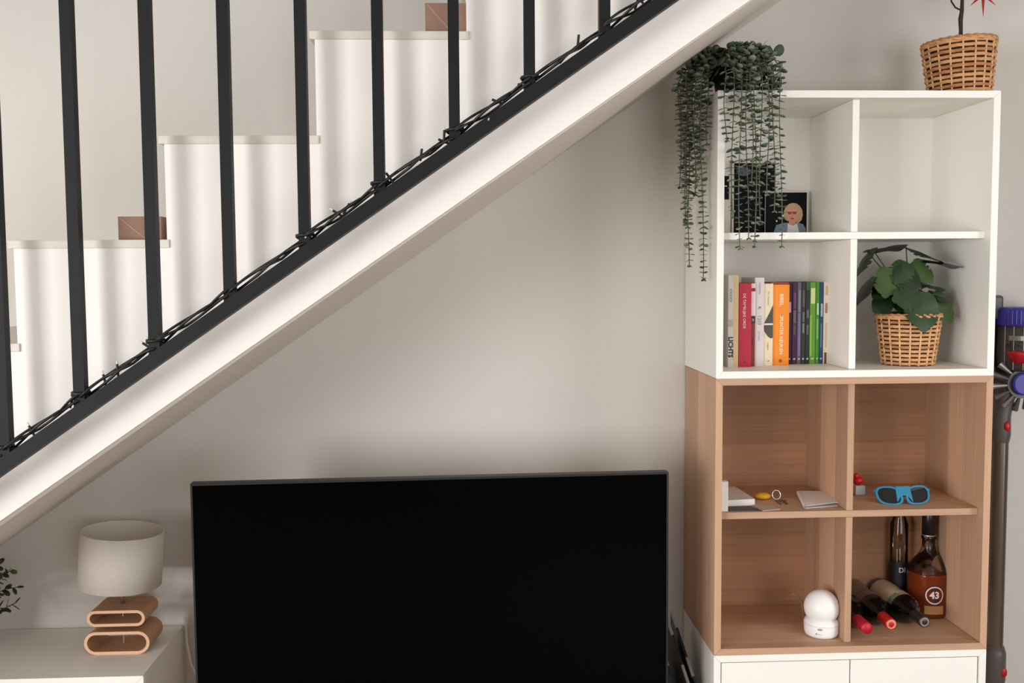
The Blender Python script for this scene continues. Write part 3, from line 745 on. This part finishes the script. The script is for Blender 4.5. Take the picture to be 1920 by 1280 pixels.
part('spine_picture', MB().box(xb0+wb0*.02, xb0+wb0*.98, -.2184, -.2179, ZB+hb0*.497, ZB+hb0*.518), mat('print_pale_band', (214, 208, 198), .5), tb)
to = book(5, (236, 138, 28), 1.648, -.206, 'thick orange book with large pale lettering', texts=[('BIBEL', .52, .81, .0135, (244, 226, 190), .0002), ('SPLINTER KEUKEN', .52, .38, .0125, (244, 226, 190), .0002), ('o', .52, .055, .016, (120, 70, 20), .0006), ('a', .55, .62, .01, (180, 90, 20), 0)], squeeze=.0014)
part('slipcase', MB().box(bx[5]-.0006, bx[6]-.0006, -.1985, -.07, ZB+.0008, 1.6535), mat('cover_dark_orange', (150, 52, 22), .5), to)
DARK = [(6, (74, 22, 50), 'plum-coloured slim book next to the orange one', [(.25, .8, .63, .76, (214, 178, 196)), (0, 1, .8, 1, (36, 8, 16))]),
        (7, (70, 34, 62), 'dark purple slim book second from the orange one', [(.25, .75, .68, .88, (110, 66, 96)), (.25, .75, .5, .66, (112, 100, 106)), (.3, .7, .36, .48, (96, 84, 84))]),
        (8, (92, 92, 112), 'grey-violet slim book in the dark middle row', [(.3, .8, .1, .62, (122, 110, 156)), (.3, .8, .64, .9, (128, 132, 138))]),
        (9, (48, 48, 46), 'charcoal slim book beside the grey-violet one', [(.25, .75, .52, .64, (110, 110, 96)), (.25, .75, .38, .5, (128, 126, 102)), (.25, .75, .7, .9, (88, 86, 84))]),
        (10, (30, 44, 36), 'near-black slim book touching the bright green one', [(.25, .75, .56, .66, (104, 106, 102)), (.25, .75, .36, .48, (90, 96, 92)), (0, 1, .9, 1, (42, 84, 44))]),
        (11, (98, 150, 46), 'bright green book with a pale upper spine', [(.15, .9, .74, .93, (200, 214, 146)), (0, .35, .1, .6, (130, 176, 70))]),
        (12, (72, 140, 46), 'narrow mid-green book beside the bright green one', [(.3, .8, .6, .74, (196, 214, 186)), (.25, .75, .3, .55, (124, 178, 92))]),
        (13, (38, 74, 104), 'dark blue book between the green and cream ones', [(.3, .85, .58, .74, (156, 176, 184)), (.3, .7, .2, .5, (88, 122, 150))]),
        (14, (222, 204, 186), 'cream book at the right end of the row', [(.2, .6, .0, .14, (104, 70, 56)), (.25, .65, .62, .74, (156, 126, 110)), (.3, .62, .2, .5, (206, 176, 160)), (.3, .7, .84, .95, (206, 168, 130))])]
for i, c, lab, mk in DARK:
    if i < 14: mk = mk+[(.3, .75, .055, .075, (200, 196, 196))]
    book(i, c, 1.654-(.001 if i % 2 else 0), -.182 if i < 11 else -.180, lab, marks=mk)
part('bookmark_ribbon', MB().tube([(.208, -.15, 1.640), (.208, -.15, 1.658), (.203, -.15, 1.668), (.199, -.15, 1.676)], .0011, 5), mat('ribbon_cream', (226, 214, 180), .7), to)

# ------------------------------------------------------------------ photo prints leaning in the upper left cube
ZSH = ZW+.35+T/2
def flat(mb, pts, y, mi=0, fn=None):
    mb.add([(u, y, v) for u, v in pts], [tuple(range(len(pts)))], mi); return mb
def ell(cx, cz, rx, rz_, n=20, a0=0): return [(cx+rx*math.cos(2*math.pi*i/n+a0), cz+rz_*math.sin(2*math.pi*i/n+a0)) for i in range(n)]
PK = mat('photo_black', (13, 14, 17), .5, spec=.1, var=.1); PAPER = mat('photo_paper', (216, 208, 198), .6)
ph = thing('photo_print', (.268, -.06, ZSH), 'photo print of a blond person in a blue jacket and glasses', 'photo', 'photo prints in the upper left cube')
x0, x1, z0, z1 = .206, .3255, ZSH, 1.900
yp = -.062
part('print_sheet', MB().box(x0, x1, yp, yp+.0025, z0, z1), PAPER, ph)
part('dark_background', MB().box(x0+.001, x1-.004, yp-.0006, yp-.0001, z0+.0005, z1-.003), PK, ph)
JK, HAIR, SKIN, SHIRT = mat('print_blue_jacket', (112, 134, 152), .5, var=.2, vscale=120), mat('print_hair', (188, 150, 112), .5, var=.35, vscale=260), mat('print_skin', (214, 142, 116), .5, var=.12, vscale=150), mat('print_white_shirt', (222, 216, 216), .5, var=.06)
cx = .279
part('printed_jacket', flat(MB(), [(cx-.052, z0+.001), (cx+.041, z0+.001), (cx+.040, z0+.020), (cx+.033, z0+.032), (cx+.012, z0+.037), (cx-.02, z0+.036), (cx-.042, z0+.030)], yp-.0010), JK, ph)
part('printed_shirt', flat(MB(), [(cx-.012, z0+.001), (cx+.024, z0+.001), (cx+.016, z0+.034), (cx+.004, z0+.028), (cx-.010, z0+.034)], yp-.0013), SHIRT, ph)
part('printed_neck', flat(MB(), [(cx-.007, z0+.034), (cx+.002, z0+.029), (cx+.012, z0+.033), (cx+.012, z0+.05), (cx-.007, z0+.05)], yp-.0014), SKIN, ph)
hair = [(cx+.0035+r_*math.cos(R(a)), z0+.062+r_*1.08*math.sin(R(a))) for a, r_ in ((-62, .030), (-35, .030), (-10, .0285), (15, .0275), (40, .0265), (65, .0265), (90, .0262), (115, .0258), (140, .0252), (165, .0252), (190, .0262), (215, .0265), (238, .024), (250, .016), (280, .014))]
part('printed_hair', flat(MB(), hair, yp-.0012), HAIR, ph)
part('printed_face', flat(MB(), ell(cx+.0015, z0+.058, .0145, .0195, 22), yp-.0016), SKIN, ph)
gl = MB()
for s_ in (-1, 1): flat(gl, ell(cx+.0015+s_*.0068, z0+.0625, .0058, .0036, 14), yp-.0018)
gl.box(cx-.012, cx+.015, yp-.0019, yp-.0017, z0+.0645, z0+.0660)
part('printed_glasses', gl, mat('print_glasses', (132, 52, 44), .4), ph)
part('printed_mouth', flat(MB(), ell(cx+.002, z0+.0475, .0055, .0021, 12), yp-.0018), mat('print_mouth', (150, 70, 66), .5), ph)
part('printed_nose', flat(MB(), [(cx+.0003, z0+.0535), (cx+.0035, z0+.0535), (cx+.0024, z0+.0605), (cx+.0010, z0+.0605)], yp-.0018), mat('print_nose', (196, 116, 96), .5), ph)
LITE = mat('print_lights', (236, 232, 226), .4)
part('printed_lights', flat(flat(MB(), ell(cx-.0225, z0+.055, .0022, .0030, 10), yp-.0011), ell(cx-.041, z0+.041, .0022, .0026, 10), yp-.0011), LITE, ph)
ph2 = thing('photo_print', (.178, -.045, ZSH), 'large dark photo print half hidden by the trailing plant', 'photo', 'photo prints in the upper left cube')
part('print_sheet', MB().box(.118, .240, -.049, -.046, ZSH, 1.984), PAPER, ph2)
part('dark_background', MB().box(.123, .236, -.0497, -.0491, ZSH+.001, 1.978), PK, ph2)
part('printed_grey_shape', flat(MB(), ell(.150, 1.955, .02, .012), -.0500), mat('print_slate', (74, 76, 88), .5, var=.2), ph2)
ph3 = thing('photo_print', (.098, -.04, ZSH), 'narrow pale print with a black picture at the far left of the upper cube', 'photo', 'photo prints in the upper left cube')
part('print_sheet', MB().box(.060, .1165, -.043, -.040, ZSH, 1.955), PAPER, ph3)
part('dark_picture', MB().box(.066, .111, -.0437, -.0431, 1.880, 1.944), PK, ph3)
part('printed_line', MB().box(.075, .105, -.0441, -.0438, 1.9155, 1.9175), LITE, ph3)

# ------------------------------------------------------------------ small things on the oak shelf
ZK = ZO+.35+T/2
CARD = mat('white_card', (222, 216, 210), .7, var=.03); PAP = mat('grey_leaflet', (150, 142, 134), .7, var=.1, vscale=60); PAP2 = mat('dark_leaflet', (84, 78, 74), .6, var=.4, vscale=120)
solo('upright_card', MB().box(.0195, .0425, -.320, -.300, ZK, ZK+.077), CARD, (.031, -.31, ZK), 'small white upright box at the left edge of the oak shelf', 'box', bevel=.0015)
solo('booklet', MB().prism([(.045, -.265), (.13, -.255), (.118, -.10), (.045, -.11)], lambda u, v, w: (u, v, w), ZK, ZK+.016), CARD, (.09, -.18, ZK), 'grey-white booklet lying at the back of the oak shelf', 'booklet', bevel=.002)
solo('leaflet', MB().prism([(.046, -.322), (.126, -.324), (.115, -.272), (.046, -.272)], lambda u, v, w: (u, v, w), ZK, ZK+.0022), PAP2, (.085, -.298, ZK), 'dark printed leaflet near the front edge of the oak shelf', 'leaflet')
solo('leaflet', MB().prism([(.130, -.324), (.180, -.306), (.165, -.262), (.122, -.256)], lambda u, v, w: (u, v, w), ZK, ZK+.0016), mat('pale_leaflet', (190, 172, 156), .7, var=.15, vscale=90), (.15, -.29, ZK), 'pale leaflet with angled corner in front of the yellow key fob', 'leaflet')
YEL = mat('yellow_fob', (206, 154, 36), .4, var=.15, vscale=60)
ky = thing('key_set', (.185, -.20, ZK), 'bunch of keys with a rounded yellow fob on the oak shelf', 'keys')
part('fob', MB().sphere((.168, -.195, ZK+.0095), .0215, 24, 12, 0, (1, .75, .44)), YEL, ky, label='yellow rounded fob')
part('key_ring', MB().tube([(.203+.011*math.cos(i/20*6.283), -.2+.003*math.sin(i/20*6.283), ZK+.0135+.0115*math.sin(i/20*6.283)) for i in range(20)], .0013, 6, closed=True), CHROME, ky)
part('key_head', MB().lathe([(0, 0), (.0095, 0), (.0095, .0022), (0, .0022)], (.214, -.218, ZK+.0005), 18), GREYMET, ky)
part('key_blade', MB().box(.212, .218, -.262, -.224, ZK+.0006, ZK+.0026), GREYMET, ky)
part('key_blade', MB().box(.196, .2015, -.262, -.215, ZK+.0005, ZK+.0025), GREYMET, ky)
fp = MB()
A, B, C_, D = (.279, -.150), (.358, -.160), (.338, -.285), (.246, -.305)
q = [Vector(A), Vector(B), Vector(C_), Vector(D)]
for lay, (za, zb_) in enumerate(((0, .0), (.006, .012))):
    zz = [ZK+.0006+lay*.010, ZK+.0006+lay*.011, ZK+.001+lay*.009, ZK+.0006+lay*.006]
    v = [(p.x, p.y, zz[i]) for i, p in enumerate(q)]; v += [(x, y, z+.001) for x, y, z in v]
    fp.add(v, [(0, 1, 2, 3), (7, 6, 5, 4), (0, 4, 5, 1), (1, 5, 6, 2), (2, 6, 7, 3), (3, 7, 4, 0)])
m_ = 6
arc = [((A[0]*(1-a)+D[0]*a), (A[1]*(1-a)+D[1]*a)) for a in (0, 1)]
fold = []
for i in range(m_+1):
    an = -math.pi/2+math.pi*i/m_
    for (x, y), hh in ((A, .0055), (D, .0035)): fold.append((x-.006*math.cos(an)*1.0, y-.001, ZK+.0012+hh+hh*math.sin(an)))
fp.add(fold, [(2*i, 2*i+1, 2*i+3, 2*i+2) for i in range(m_)], 0, True)
solo('folded_paper', fp, mat('white_paper', (232, 226, 222), .8), (.305, -.225, ZK), 'folded white sheet of paper lying on the oak shelf', 'paper')
rc = thing('small_toy', (.446, -.152, ZK), 'small white piece with a round red top beside the oak divider', 'toy')
part('red_top', MB().sphere((.443, -.15, ZK+.037), .0135, 20, 12, 0, (1.05, 1, .9)), mat('toy_red', (196, 24, 34), .4), rc)
part('red_knob', MB().sphere((.437, -.150, ZK+.050), .0075, 14, 8), mat('toy_red', (196, 24, 34), .4), rc)
part('white_base', MB().box(.431, .4575, -.164, -.138, ZK, ZK+.025), mat('toy_white', (190, 198, 206), .35), rc, .002)

# sunglasses
SB = mat('sunglass_blue', (44, 128, 166), .35, spec=.5, var=.05); LENS = mat('sunglass_lens', (12, 12, 16), .08, spec=.6)
sg = thing('sunglasses', (.535, -.26, ZK), 'blue plastic sunglasses with dark lenses on the oak shelf', 'sunglasses')
Ms = Matrix.Translation((.516, -.283, ZK+.001)) @ Matrix.Rotation(R(-6), 4, 'Z') @ Matrix.Rotation(R(-32), 4, 'X') @ Matrix.Rotation(R(-2), 4, 'Y')
S = lambda u, v, w=0.: tuple(Ms @ Vector((u, w+.010*(u/.07)**2, v)))
def lens_outline(s_, k=1., n=28):
    p = []
    for i in range(n):
        a = 2*math.pi*i/n; c, sn = math.cos(a), math.sin(a)
        x = .0275*k*math.copysign(abs(c)**.75, c); z = .0225*k*math.copysign(abs(sn)**.8, sn)
        z += (.003*(x/.0285)); x += .0025*(z/.02)
        p.append((s_*(.0365+x), .026+z))
    return p
fr = MB()
for s_ in (-1, 1):
    o, i_ = lens_outline(s_, 1.16), lens_outline(s_, .96); n = len(o)
    v = [S(u, w_, -.002) for u, w_ in o]+[S(u, w_, -.002) for u, w_ in i_]+[S(u, w_, .003) for u, w_ in o]+[S(u, w_, .003) for u, w_ in i_]
    fr.add(v, [(k, (k+1) % n, n+(k+1) % n, n+k) for k in range(n)]+[(2*n+k, 3*n+k, 3*n+(k+1) % n, 2*n+(k+1) % n) for k in range(n)]+[(k, 2*n+k, 2*n+(k+1) % n, (k+1) % n) for k in range(n)]+[(n+k, n+(k+1) % n, 3*n+(k+1) % n, 3*n+k) for k in range(n)])
br = [(-.020, .006), (-.008, .024), (.008, .024), (.020, .006), (.018, .049), (-.018, .049)]
fr.prism(br, lambda u, v, w: S(u, v, w), -.002, .003)
part('front_frame', fr, SB, sg, .0006)
for s_ in (-1, 1):
    o = lens_outline(s_, .97); n = len(o)
    part('lens', MB().prism(o if s_ > 0 else o[::-1], lambda u, v, w: S(u, v, w), 0, .0015), LENS, sg)
    h0 = Vector(S(s_*.068, .042, .002)); h1 = Vector((h0.x-s_*.012, h0.y+.012+.008*(s_+1), ZK+.018)); h2 = Vector((h0.x-s_*.11, h0.y+.016+.008*(s_+1), ZK+.010))
    part('temple', MB().tube([S(s_*.070, .042, -.001), h0, h1, h2], [.0035, .004, .0032, .0028], 8), SB, sg)

# ------------------------------------------------------------------ indoor camera
ZQ = ZO+T
CW = mat('camera_white', (236, 234, 232), .35, spec=.4, var=.01)
ic = thing('security_camera', (.303, -.272, ZQ), 'white ball-shaped indoor camera in the lower left oak cube', 'camera')
cc = (.303, -.272, ZQ)
part('base', MB().lathe([(0, 0), (.034, 0), (.041, .004), (.0435, .011), (.0445, .034), (.042, .042), (.036, .046), (.024, .047), (0, .047)], cc, 40), CW, ic)
part('ball_head', MB().sphere((cc[0], cc[1], ZQ+.0735), .0450, 40, 24), CW, ic)
part('seam', MB().lathe([(.0452, .033), (.0452, .0342)], cc, 40), mat('camera_seam', (205, 203, 200), .5), ic)
def on_cyl(c, r, th, h): return (c[0]+r*math.sin(th), c[1]-r*math.cos(th), c[2]+h)
part('indicator', MB().add([on_cyl(cc, .0447, -.42+.15*math.cos(a/16*6.283), .0275+.0028*math.sin(a/16*6.283)) for a in range(16)], [tuple(range(16))]), mat('camera_grey', (150, 150, 148), .4), ic)
part('maker_mark', MB().add([on_cyl(cc, .0446, -.62+.035*math.cos(a/12*6.283), .0155+.0020*math.sin(a/12*6.283)) for a in range(12)], [tuple(range(12))]), mat('camera_dark', (70, 74, 76), .4), ic)
part('maker_mark', MB().add([on_cyl(cc, .0446, -.56+.045*k, .0150+dz) for k in range(6) for dz in (-.0008, .0008)], [(2*k, 2*k+2, 2*k+3, 2*k+1) for k in range(5)]), mat('camera_lettering', (186, 186, 186), .4), ic)
part('cable', MB().tube([(.270, -.235, ZQ+.020), (.275, -.215, ZQ+.036), (.2765, -.2, ZQ+.050), (.276, -.2, ZQ+.064), (.266, -.2, ZQ+.078), (.250, -.2, ZQ+.086), (.247, -.195, ZQ+.084)], .0018, 6), mat('camera_cable', (132, 106, 84), .6), ic)

# ------------------------------------------------------------------ bottles
GLASSD = mat('dark_bottle_glass', (8, 10, 9), .06, spec=.6, var=0)
def bottle_prof(L_, r):
    return [(0, .004), (r*.8, 0), (r, .006), (r, L_*.60), (r*.93, L_*.655), (r*.62, L_*.72), (r*.42, L_*.765), (r*.385, L_*.80)]
def wine(name_label, mouth, base_, r, capm, capend, lab, extra=None):
    m0, b0 = Vector(mouth), Vector(base_); ax = (m0-b0); L_ = ax.length; ax.normalize()
    Mx = ax.to_track_quat('Z', 'X').to_matrix()
    # keep the bottle's own "up" so labels can face the viewer
    t = thing('wine_bottle', (b0.x, (m0.y+b0.y)/2, ZQ), name_label, 'bottle', 'wine bottles lying in the oak shelf')
    part('glass_body', MB().lathe(bottle_prof(L_, r), b0, 36, 0, Mx), GLASSD, t)
    part('capsule', MB().lathe([(r*.40, L_*.775), (r*.405, L_*.985), (r*.385, L_), (0, L_)], b0, 28, 0, Mx), capm, t)
    if capend: part('capsule_emblem', MB().lathe([(r*.2, L_+.0004), (r*.30, L_+.0006), (r*.33, L_+.0003)], b0, 20, 0, Mx), capend, t)
    X = Vector((1, 0, 0)); X = (X-ax*X.dot(ax)).normalized(); Zu = X.cross(ax)*-1
    if Zu.z < 0: Zu = -Zu
    for (l0, l1, a0, a1, m) in lab:    # label band wrapped round the body; angle 0 = up, positive = towards +x
        v = []; n = 18
        for j in range(2):
            for i in range(n+1):
                a = R(a0+(a1-a0)*i/n); v.append(b0+ax*(L_*(l0, l1)[j])+(Zu*math.cos(a)+X*math.sin(a))*(r+.0005))
        part('label', MB().add(v, [(i, i+1, n+2+i, n+1+i) for i in range(n)], 0, True), m, t)
    return t
CAPR, CAPR2, CAPK = mat('capsule_red', (176, 22, 44), .45), mat('capsule_bright_red', (176, 30, 28), .3), mat('capsule_black', (40, 36, 34), .35)
EMB = mat('emblem_copper', (226, 150, 120), .3, metal=.3); EMB2 = mat('emblem_grey', (128, 118, 110), .4)
LC, LG, LB, LP_ = mat('wine_label_cream', (206, 190, 160), .7, var=.08, vscale=60), mat('wine_label_green', (118, 136, 104), .7), mat('wine_label_brown', (74, 48, 34), .7), mat('wine_label_mauve', (122, 84, 90), .6, var=.3, vscale=150)
rw = .0372
wine('wine bottle with a matt crimson cap next to the oak divider', (.3985, -.337, ZQ+rw), (.3985, -.04, ZQ+rw), rw, CAPR, None, [(.12, .38, -80, 80, mat('wine_label_grey', (150, 146, 140), .7, var=.1)), (.40, .52, -70, 70, LP_)])
wine('wine bottle with a bright red cap, middle of the three', (.4715, -.312, ZQ+rw), (.4755, -.045, ZQ+rw), rw, CAPR2, EMB, [(.40, .52, -70, 70, LP_)])
wine('wine bottle with a cream label and dark cap', (.5645, -.300, ZQ+rw), (.553, -.045, ZQ+rw), rw, CAPK, EMB2, [(.06, .52, -75, 75, LC), (.47, .56, -75, -20, LG), (.53, .56, -75, 75, LC), (.33, .42, 10, 75, LB)])

# liqueur bottle with the 43 badge
GL = thin_glass('clear_bottle_glass', (236, 232, 224))
LIQ = mat('amber_liqueur', (128, 56, 26), .07, trans=.30, ior=1.33, spec=.5, var=.25, vscale=18)
bc = (.652, -.128, ZQ)
lq = thing('liqueur_bottle', bc, 'clear bottle of amber liqueur with a round 43 badge and black cap', 'bottle')
rb = .0545
outer = [(0, .001), (rb-.006, 0), (rb, .006), (rb, .118), (rb-.004, .133), (rb*.70, .152), (.024, .168), (.0175, .188), (.0165, .212)]
inner = [(.0145, .212), (.0155, .188), (.022, .168), (rb*.66, .151), (rb-.006, .131), (rb-.0025, .117), (rb-.0025, .008), (0, .006)]
part('glass', MB().lathe([(rb, .118)]+outer[4:]+[(.0145, .212)], bc, 48), GL, lq)
part('liqueur', MB().lathe([(0, 0), (rb-.006, 0), (rb, .006), (rb, .118), (rb-.0005, .120), (0, .121)], bc, 48), LIQ, lq)
part('neck_ring', MB().lathe([(.0165, .207), (.0195, .209), (.0195, .217), (.0165, .219)], bc, 32), GL, lq)
part('cap', MB().lathe([(.017, .2185), (.0185, .219), (.0185, .289), (.0165, .292), (0, .292)], bc, 32), mat('cap_black', (18, 18, 20), .3), lq)
part('cap_ring', MB().lathe([(.0188, .219), (.0188, .2215)], bc, 32), CHROME, lq)
BADGE = mat('badge_maroon', (62, 22, 20), .4); BW = mat('badge_white', (222, 206, 204), .45)
face = math.atan2(-0.6116-bc[0], 2.7877+bc[1])+.34     # badge looks into the room
def badge(mb, prof, h0, r_): pass
def cyl_pt(u, v, r_): return (bc[0]+r_*math.sin(face+u/r_), bc[1]-r_*math.cos(face+u/r_), bc[2]+v)
def cyl_disc(cu, cv, ri, ro, r_, n=40):
    v = []; 
    for i in range(n):
        a = 2*math.pi*i/n; v += [cyl_pt(cu+ri*math.cos(a), cv+ri*math.sin(a), r_), cyl_pt(cu+ro*math.cos(a), cv+ro*math.sin(a), r_)]
    return MB().add(v, [(2*i, 2*i+1, 2*((i+1) % n)+1, 2*((i+1) % n)) for i in range(n)], 0, True)
part('badge', cyl_disc(0, .0665, .0, .0275, rb+.0006), BADGE, lq)
part('badge_ring', cyl_disc(0, .0665, .0212, .0245, rb+.0010), BW, lq)
v, f = text2d('43', .026, .0009)
part('badge_number', MB().add([cyl_pt(u-.0005, .0665+w, rb+.0012) for u, w in v], f), BW, lq)
part('lower_label', MB().add([cyl_pt(-.026+.052*i/10, zz, rb+.0006) for i in range(11) for zz in (.014, .037)], [(2*i, 2*i+2, 2*i+3, 2*i+1) for i in range(10)], 0, True), mat('label_gold', (176, 134, 84), .6, var=.15), lq)
sb = thing('spirit_bottle', (.598, -.062, ZQ), 'tall clear bottle with a dark label in the back of the oak cube', 'bottle')
bc2 = (.598, -.062, ZQ); r2 = .0245
part('glass', MB().lathe([(0, 0), (r2, .002), (r2, .235), (.014, .262), (.012, .29), (.0105, .29)], bc2, 36), GL, sb)
part('label', MB().lathe([(r2+.0005, .03), (r2+.0005, .13)], bc2, 28, a0=R(180), a1=R(360)), mat('spirit_label', (30, 30, 38), .5, var=.2), sb)
v, f = text2d('DI', .02, .0004)
part('label_lettering', MB().add([(bc2[0]+u, bc2[1]-math.sqrt(max(0, (r2+.001)**2-u*u)), ZQ+.108+w) for u, w in v], f), BW, sb)
part('stopper', MB().lathe([(0, .285), (.0105, .285), (.0105, .30), (.015, .30), (.015, .312), (0, .312)], bc2, 24), CAPK, sb)

# ------------------------------------------------------------------ cordless vacuum on the wall
VG, VT, VP = mat('vacuum_grey', (84, 78, 76), .4, spec=.5), mat('vacuum_tube', (104, 90, 80), .3, metal=.5), mat('vacuum_purple', (58, 50, 150), .4, spec=.5)
VR, VB, VS = mat('vacuum_red', (178, 20, 34), .35, spec=.5), mat('vacuum_bin', (88, 82, 78), .15, trans=.35, ior=1.3), mat('vacuum_silver', (150, 144, 140), .35, metal=.7)
vac = thing('stick_vacuum', (.868, -.085, 0), 'grey and purple cordless stick vacuum hanging on the wall right of the shelves', 'vacuum cleaner')
vx, vy = .868, -.088
part('tube', MB().lathe([(.0215, .62), (.0215, 1.22)], (vx, vy, 0), 28), VT, vac)
part('floor_connector', MB().lathe([(0, .50), (.024, .50), (.030, .53), (.030, .605), (.024, .625), (0, .625)], (vx, vy, 0), 28), VG, vac)
part('release_button', MB().sphere((vx+.013, vy-.027, .556), .012, 16, 10, 0, (.8, .5, 1.25)), VR, vac, label='red release button')
part('lower_tube', MB().lathe([(.0205, .09), (.0205, .51)], (vx, vy, 0), 24), VT, vac)
part('floor_head', MB().box(vx-.12, vx+.12, vy-.075, vy+.06, .01, .07), VG, vac, .012)
part('neck', MB().tube([(vx, vy, 1.205), (vx, vy, 1.225), (vx+.001, vy, 1.28), (vx+.008, vy, 1.33), (vx+.02, vy, 1.36)], [.0225, .0265, .0245, .027, .036], 24), VG, vac)
part('release_button', MB().sphere((vx+.005, vy-.026, 1.252), .0115, 16, 10, 0, (.8, .5, 1.2)), VR, vac, label='red release button')
hub = Vector((.903, vy-.03, 1.371))
part('motor_housing', MB().tube([hub+Vector((0, -.01, 0)), hub+Vector((0, .07, 0))], .040, 28), VG, vac)
part('hub_cap', MB().tube([hub+Vector((0, -.014, 0)), hub+Vector((0, -.020, 0)), hub+Vector((0, -.022, 0))], [.031, .031, .026], 32), VP, vac)
part('hub_emblem', MB().box(hub.x-.0015, hub.x+.0015, hub.y-.0228, hub.y-.0218, hub.z-.012, hub.z+.009), mat('vacuum_pale_print', (150, 148, 200), .5), vac)
for k in range(14):                                  # cyclone cones fanned round the hub
    a = 2*math.pi*k/14+.12
    d = Vector((math.cos(a), 0, math.sin(a)))
    if d.z > .72: continue
    p0, p1 = hub+d*.036+Vector((0, -.006, 0)), hub+d*.074+Vector((0, .012, 0))
    part('cyclone_cone', MB().tube([p0, p0.lerp(p1, .5), p1], [.0035, .0065, .010], 10), VS if k % 2 else VG, vac)
bcx = .926
part('dust_bin', MB().lathe([(0, 1.405), (.060, 1.405), (.067, 1.42), (.067, 1.53), (0, 1.53)], (bcx, vy, 0), 40), VB, vac)
part('bin_cap', MB().lathe([(.068, 1.529), (.070, 1.532), (.070, 1.573), (.066, 1.578), (0, 1.578)], (bcx, vy, 0), 40), VP, vac)
for k in range(40):
    a = 2*math.pi*k/40
    if math.sin(a) < .3: part('cap_rib', MB().box(-.0012, .0012, -.0012, .0012, 1.535, 1.572, M=Matrix.Translation((bcx+.0702*math.cos(a), vy+.0702*math.sin(a), 0))), VP, vac)
rcol = MB().lathe([(.001, -.036)]+[(.036*math.sin(R(a)), -.036*math.cos(R(a))) for a in range(10, 91, 10)]+[(.033, .004), (0, .004)], (.898, vy-.040, 1.458), 32)
part('red_collar', rcol, VR, vac)
bsurf = lambda x, o: vy-math.sqrt(max(0, .067**2-(x-bcx)**2))-o
part('bin_latch', MB().prism([(.866+.05*i/8, bsurf(.866+.05*i/8, .006)) for i in range(9)]+[(.866+.05*i/8, bsurf(.866+.05*i/8, -.004)) for i in range(8, -1, -1)], lambda u, v, w: (u, v, w), 1.490, 1.503), VS, vac)
for x in (.862, .874, .893): part('bin_rib', MB().tube([(x, bsurf(x, .0005), 1.41), (x, bsurf(x, .0005), 1.528)], .0012, 6), VS, vac)
v, f = text2d('dyson', .020, .0002)
part('maker_lettering', MB().add([(.884+u, bsurf(.884+u, .0012), 1.476+w) for u, w in v], f), mat('vacuum_dark_print', (40, 36, 36), .4), vac)
part('grip', MB().tube([(vx-.02, vy+.03, 1.40), (vx-.03, vy+.03, 1.46), (vx-.028, vy+.03, 1.55), (vx-.012, vy+.03, 1.60)], [.017, .016, .016, .016], 14), VG, vac)
part('grip_top', MB().box(vx-.045, vx+.004, vy+.005, vy+.055, 1.545, 1.612), VG, vac, .008)
part('wall_dock', MB().box(vx-.035, vx+.035, -.035, -.001, 1.25, 1.56), VG, vac, .006)
